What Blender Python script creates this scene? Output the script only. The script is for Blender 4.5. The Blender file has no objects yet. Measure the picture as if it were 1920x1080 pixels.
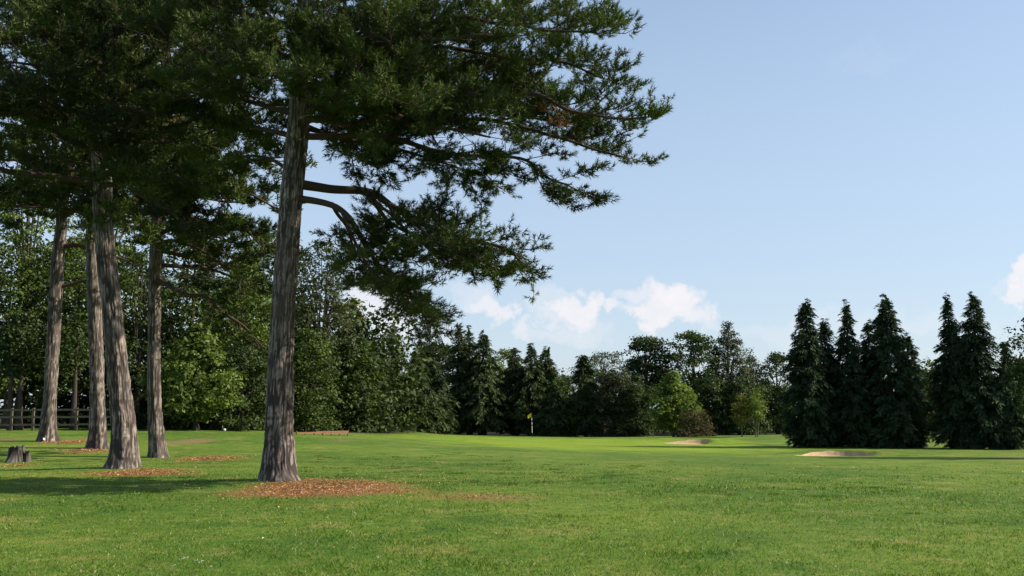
import bpy, math, random
import numpy as np
from mathutils import Vector

random.seed(7)
RNG = np.random.default_rng(11)
S = bpy.context.scene
COL = S.collection

# ------------------------------------------------------------------ camera
F_PX = 1884.0
PITCH = math.radians(6.96)
CAM = np.array([0.0, 0.0, 1.65])
cd = bpy.data.cameras.new('camera')
cam = bpy.data.objects.new('camera', cd)
COL.objects.link(cam)
cd.sensor_width = 36.0
cd.lens = 36.0 * F_PX / 1920.0
cd.clip_start, cd.clip_end = 0.1, 6000.0
cam.location = CAM
cam.rotation_euler = (math.radians(90) + PITCH, 0, 0)
S.camera = cam

# ------------------------------------------------------------------ sky and sun
SUN_EL, SUN_AZ = math.radians(33), math.radians(88)
w = bpy.data.worlds.new('World')
S.world = w
w.use_nodes = True
wn, wl = w.node_tree.nodes, w.node_tree.links
bg = wn['Background']
bg.inputs['Strength'].default_value = 0.105
sky = wn.new('ShaderNodeTexSky')
sky.sky_type = 'NISHITA'
sky.sun_disc = False
sky.sun_elevation, sky.sun_rotation = SUN_EL, SUN_AZ
sky.air_density, sky.dust_density, sky.ozone_density = 1.0, 0.7, 2.5
sun = bpy.data.lights.new('sun', 'SUN')
sun.energy, sun.angle, sun.color = 4.8, math.radians(0.53), (1.0, 0.90, 0.75)
so = bpy.data.objects.new('sun', sun)
COL.objects.link(so)
sdir = Vector((math.sin(SUN_AZ) * math.cos(SUN_EL), math.cos(SUN_AZ) * math.cos(SUN_EL), math.sin(SUN_EL)))
so.rotation_euler = sdir.to_track_quat('Z', 'Y').to_euler()
so.location = (60, 20, 60)
S.view_settings.view_transform = 'Standard'
S.view_settings.look = 'None'
S.view_settings.gamma = 1.0
S.view_settings.exposure = 0.75
S.view_settings.use_curve_mapping = False
try:
    S.cycles.max_bounces = 6
    S.cycles.diffuse_bounces = 3
    S.cycles.transmission_bounces = 3
    S.cycles.transparent_max_bounces = 6
    S.cycles.use_adaptive_sampling = True
    S.cycles.adaptive_threshold = 0.02
except Exception:
    pass


# ------------------------------------------------------------------ projection helpers
CP, SP = math.cos(PITCH), math.sin(PITCH)


def at(px, py, Y):
    u, v = (px - 960.0) / F_PX, (540.0 - py) / F_PX
    d = np.array([u, CP - v * SP, SP + v * CP])
    return CAM + d * (Y / d[1])


def ray(px, py):
    u, v = (px - 960.0) / F_PX, (540.0 - py) / F_PX
    return np.array([u, CP - v * SP, SP + v * CP])


# ------------------------------------------------------------------ clouds (directions in the sky)
def wnode(t, **k):
    n = wn.new(t)
    for a, b in k.items():
        setattr(n, a, b)
    return n


tc = wnode('ShaderNodeTexCoord')


def wmath(op, a, b=None, clamp=False):
    n = wnode('ShaderNodeMath', operation=op, use_clamp=clamp)
    for i, x in enumerate((a, b)):
        if x is None:
            continue
        if hasattr(x, 'links'):
            wl.new(x, n.inputs[i])
        else:
            n.inputs[i].default_value = x
    return n.outputs[0]


def wnoise(scale, detail, rough=0.55):
    n = wnode('ShaderNodeTexNoise')
    n.inputs['Scale'].default_value = scale
    n.inputs['Detail'].default_value = detail
    n.inputs['Roughness'].default_value = rough
    wl.new(tc.outputs['Generated'], n.inputs['Vector'])
    return n


def vmath(op, a, b):
    n = wnode('ShaderNodeVectorMath', operation=op)
    for i, x in enumerate((a, b)):
        if hasattr(x, 'links'):
            wl.new(x, n.inputs[i])
        else:
            n.inputs[i].default_value = x
    return n


nz = wnoise(26.0, 6.0, 0.6)
warp = vmath('SCALE', vmath('SUBTRACT', nz.outputs['Color'], (0.5, 0.5, 0.5)).outputs[0], (0, 0, 0))
warp.inputs['Scale'].default_value = 0.085
wdir = vmath('ADD', tc.outputs['Generated'], warp.outputs[0]).outputs[0]
# cx, cy, half width, half height (photo pixels), density
PUFFS = [(1266, 560, 62, 40, .95), (1300, 582, 44, 34, .8), (1240, 592, 58, 28, .85), (1290, 604, 80, 18, .5),
         (1195, 548, 20, 17, .6), (1172, 558, 15, 12, .4),
         (1082, 575, 42, 34, .85), (1112, 562, 28, 26, .7), (1055, 596, 46, 16, .5), (1085, 600, 32, 18, .65), (1155, 584, 24, 20, .7),
         (1020, 572, 44, 26, .35), (985, 617, 32, 22, .6), (925, 574, 40, 24, .75), (895, 560, 40, 22, .4), (870, 545, 45, 20, .3),
         (1060, 626, 90, 18, .35), (715, 570, 70, 40, .7), (745, 600, 60, 40, .7), (800, 640, 100, 24, .22),
         (1918, 518, 36, 20, .9), (1928, 548, 40, 22, .8), (1858, 536, 18, 12, .25), (1700, 610, 170, 24, .2),
         (1500, 615, 150, 20, .2), (1640, 95, 80, 22, .06), (980, -10, 40, 24, .6), (2200, 530, 160, 60, .8), (2700, 480, 220, 80, .8),
         (-350, 520, 200, 70, .8), (-900, 470, 260, 80, .8)]
mask = None
for (cx, cy, hw, hh, den) in PUFFS:
    d = ray(cx, cy)
    d = d / np.linalg.norm(d)
    up = np.array([0, 0, 1.0]) - d * d[2]
    up /= np.linalg.norm(up)
    rt = np.cross(d, up)
    mp = vmath('SUBTRACT', wdir, tuple(d)).outputs[0]
    a = wnode('ShaderNodeVectorMath', operation='DOT_PRODUCT')
    wl.new(mp, a.inputs[0]); a.inputs[1].default_value = tuple(rt * F_PX / hw)
    b = wnode('ShaderNodeVectorMath', operation='DOT_PRODUCT')
    wl.new(mp, b.inputs[0]); b.inputs[1].default_value = tuple(up * F_PX / hh)
    c = wnode('ShaderNodeVectorMath', operation='DOT_PRODUCT')
    wl.new(tc.outputs['Generated'], c.inputs[0]); c.inputs[1].default_value = tuple(d)
    r2 = wmath('ADD', wmath('MULTIPLY', a.outputs['Value'], a.outputs['Value']), wmath('MULTIPLY', b.outputs['Value'], b.outputs['Value']))
    m = wnode('ShaderNodeMapRange', interpolation_type='SMOOTHSTEP')
    wl.new(r2, m.inputs['Value'])
    soft = 0.35 if den > .6 else 0.0
    for k, val in (('From Min', 1.5), ('From Max', soft), ('To Min', 0.0), ('To Max', den)):
        m.inputs[k].default_value = val
    front = wmath('GREATER_THAN', c.outputs['Value'], 0.3)
    mm = wmath('MULTIPLY', m.outputs[0], front)
    mask = mm if mask is None else wmath('MAXIMUM', mask, mm)
fine = wnoise(60.0, 5.0, 0.6)
mask = wmath('MULTIPLY', mask, wmath('ADD', wmath('MULTIPLY', fine.outputs['Fac'], 0.6), 0.56), clamp=True)
# pale band of moisture low in the sky, the same all round
sepz = wnode('ShaderNodeSeparateXYZ')
wl.new(tc.outputs['Generated'], sepz.inputs[0])
veil = wnode('ShaderNodeMapRange', interpolation_type='SMOOTHSTEP')
wl.new(sepz.outputs['Z'], veil.inputs['Value'])
for k, val in (('From Min', 0.75), ('From Max', 0.05), ('To Min', 0.0), ('To Max', 0.68)):
    veil.inputs[k].default_value = val
tint = wnode('ShaderNodeMix', data_type='RGBA', blend_type='MULTIPLY')
tint.inputs['Factor'].default_value = 1.0
wl.new(sky.outputs[0], tint.inputs['A'])
tint.inputs['B'].default_value = (1.07, 1.05, 1.0, 1)
mixv = wnode('ShaderNodeMix', data_type='RGBA')
wl.new(veil.outputs[0], mixv.inputs['Factor'])
wl.new(tint.outputs['Result'], mixv.inputs['A'])
mixv.inputs['B'].default_value = (3.2, 3.87, 4.85, 1)
mixc = wnode('ShaderNodeMix', data_type='RGBA')
wl.new(mask, mixc.inputs['Factor'])
wl.new(mixv.outputs['Result'], mixc.inputs['A'])
mixc.inputs['B'].default_value = (5.55, 5.3, 5.4, 1)
wl.new(mixc.outputs['Result'], bg.inputs['Color'])


# ------------------------------------------------------------------ noise
def _h(ix, iy, iz, seed):
    n = (ix.astype(np.int64) * 374761393 + iy.astype(np.int64) * 668265263 + iz.astype(np.int64) * 2147483647 + seed * 1274126177) & 0xFFFFFFFF
    n = ((n ^ (n >> 13)) * 1274126177) & 0xFFFFFFFF
    n = ((n ^ (n >> 16)) * 2246822519) & 0xFFFFFFFF
    return ((n ^ (n >> 15)) & 0xFFFFFF) / float(0xFFFFFF)


def vnoise(x, y, z=None, seed=0):
    x = np.asarray(x, float); y = np.asarray(y, float)
    z = np.zeros_like(x) if z is None else np.asarray(z, float)
    ix, iy, iz = np.floor(x), np.floor(y), np.floor(z)
    fx, fy, fz = x - ix, y - iy, z - iz
    fx, fy, fz = [t * t * (3 - 2 * t) for t in (fx, fy, fz)]
    r = 0
    for a in (0, 1):
        for b in (0, 1):
            for c in (0, 1):
                r = r + _h(ix + a, iy + b, iz + c, seed) * (fx if a else 1 - fx) * (fy if b else 1 - fy) * (fz if c else 1 - fz)
    return r


def fbm(x, y, z=None, seed=0, octv=4):
    r, a, f = 0, 0.5, 1.0
    for o in range(octv):
        r = r + a * vnoise(x * f, y * f, None if z is None else z * f, seed + o)
        a *= 0.5; f *= 2.03
    return r


def sstep(a, b, x):
    t = np.clip((x - a) / (b - a), 0, 1)
    return t * t * (3 - 2 * t)


# ------------------------------------------------------------------ terrain
CTRL = [(-12, -6, 0), (0, -6, 0), (12, -6, 0), (-12, 8, 0), (0, 8, 0), (12, 8, 0), (0, 16, 0), (9, 18, -.03), (-5.4, 23, 0.03), (-11, 28.5, 0),
        (-12.3, 36, 0), (-16.3, 40, .19), (-20.4, 44, .34), (-27, 54, .58), (-20, 54, .58), (-14, 56, .5), (-22, 34, .05), (-12, 66, .3), (-9, 74, .02),
        (-5, 60, -.02), (at(556, 816, 57)[0], 57, at(556, 816, 57)[2]), (at(652, 817, 60)[0], 60, at(652, 817, 60)[2]), (-9, 82, -.15), (-4, 88, -.5), (0, 34, -.05), (0, 45, -.15), (0, 62, -.33), (10, 30, -.15), (10, 50, -.48), (22, 44, -.42), (1.9, 92, -.72),
        (8, 88, -.72), (17, 62, -.62), (27, 63, -.68), (36, 63, -.72), (18, 79, -.36), (23, 80, -.4), (12, 80, -.45), (12.6, 71, -.66), (10, 64, -.6), (0, 110, -.95),
        (40, 110, -.8), (-40, 110, .1), (-40, 60, .6), (-40, 25, .1), (45, 25, -.3), (20, 100, -.8)]
CT = np.array(CTRL, float)


def _k(r):
    return np.where(r > 1e-9, r * r * np.log(r + 1e-12), 0.0)


def _tps():
    n = len(CT)
    sc = CT[:, :2] / 30.0
    K = _k(np.linalg.norm(sc[:, None] - sc[None], axis=2)) + np.eye(n) * 0.02
    Pm = np.c_[np.ones(n), sc]
    A = np.block([[K, Pm], [Pm.T, np.zeros((3, 3))]])
    return np.linalg.solve(A, np.r_[CT[:, 2], np.zeros(3)])


TPSW = _tps()
# bunkers: centre x, y, half width, half depth, depth, berm
BUNKERS = [(at(1568, 850, 50)[0], 50.5, 2.05, 1.9, .14, .22), (at(1288, 831, 72)[0], 71.5, 1.75, 1.7, .12, .24), (at(706, 818, 77)[0], 77.0, 1.1, 1.6, .2, .22)]


def bunker_offset(x, y):
    off = np.zeros_like(x)
    for (cx, cy, a, b, dep, lip) in BUNKERS:
        u, v = (x - cx) / a, (y - cy) / b
        wob = 1 + 0.10 * np.sin(3 * np.arctan2(v, u) + cx)
        d = np.sqrt(u * u + v * v) / wob
        B = np.clip(.2 + .5 * v / np.maximum(d, .3) + .6 * u / np.maximum(d, .3), 0, 1.05)
        B = B * B * (3 - 2 * np.minimum(B, 1))
        inner = -dep * (1 - sstep(.7, 1.0, d)) + lip * B * sstep(.6 + .15 * np.clip(u, -1, 1), 1.0, d)
        outer = lip * B * np.exp(-(np.maximum(d - 1.03, 0) / .75) ** 2)
        off += np.where(d < 1, inner, outer)
    return off


def terrain(x, y):
    x = np.atleast_1d(np.asarray(x, float)); y = np.atleast_1d(np.asarray(y, float))
    shp = x.shape
    x = x.ravel(); y = y.ravel()
    cx, cy = np.clip(x, -45, 48) / 30.0, np.clip(y, -8, 115) / 30.0
    z = TPSW[-3] + TPSW[-2] * cx + TPSW[-1] * cy
    for i in range(len(CT)):
        z = z + TPSW[i] * _k(np.hypot(cx - CT[i, 0] / 30, cy - CT[i, 1] / 30))
    z += 0.05 * (fbm(x / 5.0, y / 5.0, seed=3, octv=3) - 0.44)
    for (bx, by, amp, rad) in ((-12.0, 80.5, .6, 2.7), (-5.5, 23.2, .08, 1.6), (-11.1, 28.7, .07, 1.5)):
        z += amp * np.exp(-((x - bx) ** 2 / (2 * rad * rad) + (y - by) ** 2 / (2 * (rad * .6) ** 2)))
    z += bunker_offset(x, y)
    return z.reshape(shp)


def ground_at(px, py):
    d = ray(px, py)
    Y = 20.0
    for _ in range(40):
        p = CAM + d * (Y / d[1])
        z = terrain(p[0], p[1])[0]
        Yn = (z - CAM[2]) / d[2] * d[1]
        Y = Y * 0.5 + 0.5 * min(max(Yn, 5), 100)
    return CAM + d * (Y / d[1])


def gz(x, y):
    return float(terrain(x, y)[0])


# ------------------------------------------------------------------ object helpers
def new_obj(name, mesh, parent=None):
    o = bpy.data.objects.new(name, mesh)
    COL.objects.link(o)
    if parent is not None:
        o.parent = parent
        o.matrix_parent_inverse = parent.matrix_basis.inverted()
    return o


def tag(o, label=None, cat=None, group=None, kind=None):
    for k, v in (('label', label), ('category', cat), ('group', group), ('kind', kind)):
        if v:
            o[k] = v
    return o


def empty(name, loc, label, cat, group=None):
    o = bpy.data.objects.new(name, None)
    COL.objects.link(o)
    o.location = [float(c) for c in loc]
    o.empty_display_size = 0.3
    return tag(o, label, cat, group)


def mesh_np(name, V, Fc, mat, smooth=False, attrs=None):
    """V (n,3); Fc (m,k) with k 3 or 4; attrs: {name: per vertex float}"""
    me = bpy.data.meshes.new(name)
    V = np.ascontiguousarray(V, dtype=np.float32)
    Fc = np.ascontiguousarray(Fc, dtype=np.int32)
    m, k = Fc.shape
    me.vertices.add(len(V))
    me.vertices.foreach_set('co', V.ravel())
    me.loops.add(m * k)
    me.loops.foreach_set('vertex_index', Fc.ravel())
    me.polygons.add(m)
    me.polygons.foreach_set('loop_start', np.arange(0, m * k, k, dtype=np.int32))
    me.polygons.foreach_set('use_smooth', np.full(m, bool(smooth)))
    me.update(calc_edges=True)
    for an, av in (attrs or {}).items():
        at_ = me.attributes.new(an, 'FLOAT', 'POINT')
        at_.data.foreach_set('value', np.ascontiguousarray(av, dtype=np.float32))
    me.materials.append(mat)
    return me


class Geo:
    """collects quads as numpy chunks"""

    def __init__(self):
        self.V, self.F, self.A, self.n = [], [], [], 0

    def add(self, V, Fc, a=0.5):
        V = np.asarray(V, float)
        self.V.append(V)
        self.F.append(np.asarray(Fc, int) + self.n)
        self.A.append(np.full(len(V), a) if np.isscalar(a) else np.asarray(a))
        self.n += len(V)

    def tube(self, pts, rad, sides=6, a=0.5):
        pts = np.asarray(pts, float)
        n = len(pts)
        rad = np.broadcast_to(np.asarray(rad, float), (n,))
        t = np.gradient(pts, axis=0)
        t /= np.linalg.norm(t, axis=1)[:, None] + 1e-9
        ref = np.array([0, 0, 1.0]) if abs(t[0][2]) < .9 else np.array([1.0, 0, 0])
        s1 = np.cross(t, ref); s1 /= np.linalg.norm(s1, axis=1)[:, None] + 1e-9
        s2 = np.cross(t, s1)
        ang = np.arange(sides) * 2 * math.pi / sides
        V = pts[:, None, :] + rad[:, None, None] * (np.cos(ang)[None, :, None] * s1[:, None, :] + np.sin(ang)[None, :, None] * s2[:, None, :])
        i = np.arange(n - 1)[:, None] * sides
        j = np.arange(sides)[None, :]
        jn = (j + 1) % sides
        Fq = np.stack([i + j, i + jn, i + sides + jn, i + sides + j], axis=2).reshape(-1, 4)
        self.add(V.reshape(-1, 3), Fq, a)

    def box(self, c, sx, sy, sz, rz=0.0, a=0.5):
        c = np.asarray(c, float)
        v = np.array([[x, y, z] for z in (-.5, .5) for x, y in ((-.5, -.5), (.5, -.5), (.5, .5), (-.5, .5))]) * (sx, sy, sz)
        R = np.array([[math.cos(rz), -math.sin(rz), 0], [math.sin(rz), math.cos(rz), 0], [0, 0, 1]])
        self.add(v @ R.T + c, [[3, 2, 1, 0], [4, 5, 6, 7], [0, 1, 5, 4], [1, 2, 6, 5], [2, 3, 7, 6], [3, 0, 4, 7]], a)

    def mesh(self, name, mat, smooth=False, attr='tint'):
        return mesh_np(name, np.concatenate(self.V), np.concatenate(self.F), mat, smooth, {attr: np.concatenate(self.A)})


def build(geo, name, mat, parent, smooth=False, kind=None):
    o = new_obj(name, geo.mesh(name, mat, smooth), parent)
    if kind:
        o['kind'] = kind
    return o


def unit(v):
    v = np.asarray(v, float)
    return v / (np.linalg.norm(v, axis=-1, keepdims=True) + 1e-9)


def spline(P, n):
    """Catmull-Rom through P"""
    P = np.asarray(P, float)
    Q = np.vstack([2 * P[0] - P[1], P, 2 * P[-1] - P[-2]])
    t = np.linspace(0, len(P) - 1 - 1e-6, n)
    i = t.astype(int); f = (t - i)[:, None]
    p0, p1, p2, p3 = Q[i], Q[i + 1], Q[i + 2], Q[i + 3]
    return 0.5 * (2 * p1 + (p2 - p0) * f + (2 * p0 - 5 * p1 + 4 * p2 - p3) * f ** 2 + (3 * p1 - p0 - 3 * p2 + p3) * f ** 3)


# ------------------------------------------------------------------ materials
def mat_base(name):
    m = bpy.data.materials.new(name)
    m.use_nodes = True
    nt = m.node_tree
    for n in list(nt.nodes):
        nt.nodes.remove(n)
    out = nt.nodes.new('ShaderNodeOutputMaterial')
    return m, nt, out


class N:
    def __init__(self, nt):
        self.nt = nt

    def n(self, t, **k):
        x = self.nt.nodes.new(t)
        for a, b in k.items():
            setattr(x, a, b)
        return x

    def l(self, a, b):
        self.nt.links.new(a, b)

    def setin(self, sock, v):
        if hasattr(v, 'links'):
            self.l(v, sock)
        else:
            sock.default_value = v

    def m(self, op, a, b=0.0, clamp=False):
        x = self.n('ShaderNodeMath', operation=op, use_clamp=clamp)
        self.setin(x.inputs[0], a); self.setin(x.inputs[1], b)
        return x.outputs[0]

    def mix(self, f, a, b, blend='MIX'):
        x = self.n('ShaderNodeMix', data_type='RGBA', blend_type=blend)
        self.setin(x.inputs['Factor'], f)
        for s, v in (('A', a), ('B', b)):
            self.setin(x.inputs[s], v if hasattr(v, 'links') else (*v[:3], 1))
        return x.outputs['Result']

    def noise(self, vec, scale, detail=3, rough=.55):
        x = self.n('ShaderNodeTexNoise')
        self.l(vec, x.inputs['Vector'])
        x.inputs['Scale'].default_value = scale
        x.inputs['Detail'].default_value = detail
        x.inputs['Roughness'].default_value = rough
        return x.outputs['Fac']

    def ramp(self, v, a, b, lo=0.0, hi=1.0):
        x = self.n('ShaderNodeMapRange', interpolation_type='SMOOTHSTEP')
        self.setin(x.inputs['Value'], v)
        x.inputs['From Min'].default_value = a; x.inputs['From Max'].default_value = b
        x.inputs['To Min'].default_value = lo; x.inputs['To Max'].default_value = hi
        return x.outputs[0]

    def attr(self, name):
        return self.n('ShaderNodeAttribute', attribute_name=name).outputs['Fac']


def foliage_mat(name, dark, light, dead=(.16, .09, .03), dead_at=1.1, trans=.35, gloss=.02):
    m, nt, out = mat_base(name)
    g = N(nt)
    t = g.attr('tint')
    c = g.mix(g.ramp(t, 0, .97), dark, light)
    if dead_at < 1:
        c = g.mix(g.m('GREATER_THAN', t, dead_at), c, dead)
    pos = g.n('ShaderNodeNewGeometry').outputs['Position']
    c = g.mix(g.ramp(g.noise(pos, .55, 2), .35, .7, 0, .35), c, tuple(x * 1.5 for x in light))
    df = g.n('ShaderNodeBsdfDiffuse'); g.l(c, df.inputs['Color'])
    tr = g.n('ShaderNodeBsdfTranslucent')
    g.l(g.mix(1.0, c, (1.0, 1.15, .55), 'MULTIPLY'), tr.inputs['Color'])
    mx = g.n('ShaderNodeMixShader'); mx.inputs[0].default_value = trans
    g.l(df.outputs[0], mx.inputs[1]); g.l(tr.outputs[0], mx.inputs[2])
    gl = g.n('ShaderNodeBsdfGlossy'); gl.inputs['Roughness'].default_value = .6
    gl.inputs['Color'].default_value = (.8, .85, .75, 1)
    m2 = g.n('ShaderNodeMixShader'); m2.inputs[0].default_value = gloss
    g.l(mx.outputs[0], m2.inputs[1]); g.l(gl.outputs[0], m2.inputs[2])
    g.l(m2.outputs[0], out.inputs['Surface'])
    return m


def bark_mat(name, furrow, ridge, plate, bump=.5, scale=1.0):
    m, nt, out = mat_base(name)
    g = N(nt)
    tcn = g.n('ShaderNodeTexCoord').outputs['Object']
    mp = g.n('ShaderNodeMapping'); g.l(tcn, mp.inputs['Vector'])
    mp.inputs['Scale'].default_value = (7 * scale, 7 * scale, 4.2 * scale)
    v = mp.outputs[0]
    t = g.attr('tint')
    f1 = g.noise(v, 2.2, 6, .65)
    big = g.noise(tcn, 1.3, 3)
    c = g.mix(g.ramp(t, .3, .8), furrow, ridge)
    c = g.mix(g.m('MULTIPLY', g.ramp(f1, .42, .68), g.ramp(t, .55, .95)), c, plate)
    c = g.mix(g.ramp(big, .4, .7, 0, .45), c, tuple(x * .62 for x in ridge))
    b = g.n('ShaderNodeBsdfPrincipled')
    g.l(c, b.inputs['Base Color']); b.inputs['Roughness'].default_value = .95
    b.inputs['Specular IOR Level'].default_value = .15
    bp = g.n('ShaderNodeBump'); bp.inputs['Strength'].default_value = bump; bp.inputs['Distance'].default_value = .03
    g.l(f1, bp.inputs['Height']); g.l(bp.outputs[0], b.inputs['Normal'])
    g.l(b.outputs[0], out.inputs['Surface'])
    return m


def plain_mat(name, col, rough=.7, var=.35, scale=12.0, stretch=(1, 1, 1), metal=0.0):
    m, nt, out = mat_base(name)
    g = N(nt)
    tcn = g.n('ShaderNodeTexCoord').outputs['Object']
    mp = g.n('ShaderNodeMapping'); g.l(tcn, mp.inputs['Vector']); mp.inputs['Scale'].default_value = stretch
    f = g.noise(mp.outputs[0], scale, 5, .6)
    c = g.mix(g.ramp(f, .3, .7), tuple(x * (1 - var) for x in col), tuple(min(1, x * (1 + var)) for x in col))
    b = g.n('ShaderNodeBsdfPrincipled')
    g.l(c, b.inputs['Base Color']); b.inputs['Roughness'].default_value = rough
    b.inputs['Metallic'].default_value = metal
    bp = g.n('ShaderNodeBump'); bp.inputs['Strength'].default_value = .3; bp.inputs['Distance'].default_value = .01
    g.l(f, bp.inputs['Height']); g.l(bp.outputs[0], b.inputs['Normal'])
    g.l(b.outputs[0], out.inputs['Surface'])
    return m


def turf_colour(g, pos, blades=False):
    """colour of the turf at a place; shared by the ground and the blades"""
    big = g.noise(pos, .09, 3, .6)
    mid = g.noise(pos, .55, 4, .65)
    sm = g.noise(pos, 3.2, 4, .7)
    A, B, D, K = (.068, .137, .014), (.132, .2, .023), (.29, .245, .075), (.045, .108, .014)
    c = g.mix(g.ramp(big, .36, .66), A, B)
    c = g.mix(g.m('MULTIPLY', g.ramp(mid, .53, .72), .6), c, D)
    c = g.mix(g.m('MULTIPLY', g.ramp(sm, .5, .72), .5), c, D)
    c = g.mix(g.m('MULTIPLY', g.ramp(sm, .5, .3), .7), c, K)
    c = g.mix(g.m('MULTIPLY', g.ramp(mid, .48, .3), .7), c, K)
    return c


def ground_material():
    m, nt, out = mat_base('turf')
    g = N(nt)
    pos = g.n('ShaderNodeNewGeometry').outputs['Position']
    c = turf_colour(g, pos)
    # finely mown turf of the green
    fine = g.noise(pos, 9.0, 3)
    strp = g.noise(pos, .35, 2)
    gc = g.mix(g.ramp(strp, .35, .65), (.15, .24, .016), (.205, .275, .024))
    gc = g.mix(g.ramp(fine, .4, .7, 0, .35), gc, (.125, .21, .018))
    c = g.mix(g.attr('green'), c, gc)
    # litter and bare earth
    sm = g.noise(pos, 14.0, 4, .7)
    lc = g.mix(g.ramp(sm, .35, .66), (.13, .066, .026), (.36, .18, .068))
    la = g.m('MULTIPLY', g.attr('litter'), g.ramp(g.m('ADD', g.m('MULTIPLY', g.attr('litter'), .8), g.noise(pos, 2.6, 4, .7)), .55, 1.0), clamp=True)
    c = g.mix(la, c, lc)
    ba = g.m('MULTIPLY', g.attr('bare'), g.ramp(g.m('ADD', g.attr('bare'), g.noise(pos, 1.8, 4, .7)), .7, 1.25), clamp=True)
    c = g.mix(ba, c, g.mix(g.ramp(sm, .35, .65), (.16, .1, .05), (.27, .19, .1)))
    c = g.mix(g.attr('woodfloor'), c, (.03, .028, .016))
    b = g.n('ShaderNodeBsdfPrincipled')
    g.l(c, b.inputs['Base Color']); b.inputs['Roughness'].default_value = .9
    b.inputs['Specular IOR Level'].default_value = .12
    bp = g.n('ShaderNodeBump'); bp.inputs['Strength'].default_value = .75; bp.inputs['Distance'].default_value = .05
    h = g.m('ADD', g.noise(pos, 22.0, 4, .7), g.m('MULTIPLY', g.noise(pos, 4.0, 3), 1.2))
    g.l(h, bp.inputs['Height']); g.l(bp.outputs[0], b.inputs['Normal'])
    g.l(b.outputs[0], out.inputs['Surface'])
    return m


def blade_material():
    m, nt, out = mat_base('grass_blade')
    g = N(nt)
    pos = g.n('ShaderNodeNewGeometry').outputs['Position']
    c = turf_colour(g, pos, True)
    t = g.attr('tint')
    c = g.mix(g.ramp(t, .3, 1, 0, .6), c, (.19, .29, .04))
    c = g.mix(g.ramp(t, .3, .0, 0, .65), c, (.03, .085, .012))
    c = g.mix(g.m('MULTIPLY', g.m('GREATER_THAN', t, .955), .7), c, (.42, .36, .16))
    df = g.n('ShaderNodeBsdfDiffuse'); g.l(c, df.inputs['Color'])
    tr = g.n('ShaderNodeBsdfTranslucent'); g.l(g.mix(1.0, c, (1.1, 1.2, .6), 'MULTIPLY'), tr.inputs['Color'])
    mx = g.n('ShaderNodeMixShader'); mx.inputs[0].default_value = .4
    g.l(df.outputs[0], mx.inputs[1]); g.l(tr.outputs[0], mx.inputs[2])
    gl = g.n('ShaderNodeBsdfGlossy'); gl.inputs['Roughness'].default_value = .4
    m2 = g.n('ShaderNodeMixShader'); m2.inputs[0].default_value = .02
    g.l(mx.outputs[0], m2.inputs[1]); g.l(gl.outputs[0], m2.inputs[2])
    g.l(m2.outputs[0], out.inputs['Surface'])
    return m


def sand_material():
    m, nt, out = mat_base('sand')
    g = N(nt)
    pos = g.n('ShaderNodeNewGeometry').outputs['Position']
    a = g.noise(pos, 5, 4, .6)
    c = g.mix(g.ramp(a, .3, .7), (.4, .255, .14), (.53, .36, .21))
    b = g.n('ShaderNodeBsdfPrincipled')
    g.l(c, b.inputs['Base Color']); b.inputs['Roughness'].default_value = .95
    bp = g.n('ShaderNodeBump'); bp.inputs['Strength'].default_value = .6; bp.inputs['Distance'].default_value = .06
    g.l(g.noise(pos, 7, 4), bp.inputs['Height']); g.l(bp.outputs[0], b.inputs['Normal'])
    g.l(b.outputs[0], out.inputs['Surface'])
    return m


def litter_material():
    m, nt, out = mat_base('leaf_litter')
    g = N(nt)
    t = g.attr('tint')
    cr = g.n('ShaderNodeValToRGB')
    g.l(t, cr.inputs[0])
    e = cr.color_ramp.elements
    e[0].position, e[0].color = 0, (.13, .05, .018, 1)
    e[1].position, e[1].color = 1, (.78, .6, .36, 1)
    for p, c in ((.35, (.29, .13, .042, 1)), (.7, (.45, .225, .085, 1)), (.9, (.6, .36, .16, 1))):
        x = e.new(p); x.color = c
    b = g.n('ShaderNodeBsdfPrincipled'); g.l(cr.outputs[0], b.inputs['Base Color']); b.inputs['Roughness'].default_value = .6
    g.l(b.outputs[0], out.inputs['Surface'])
    return m


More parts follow.
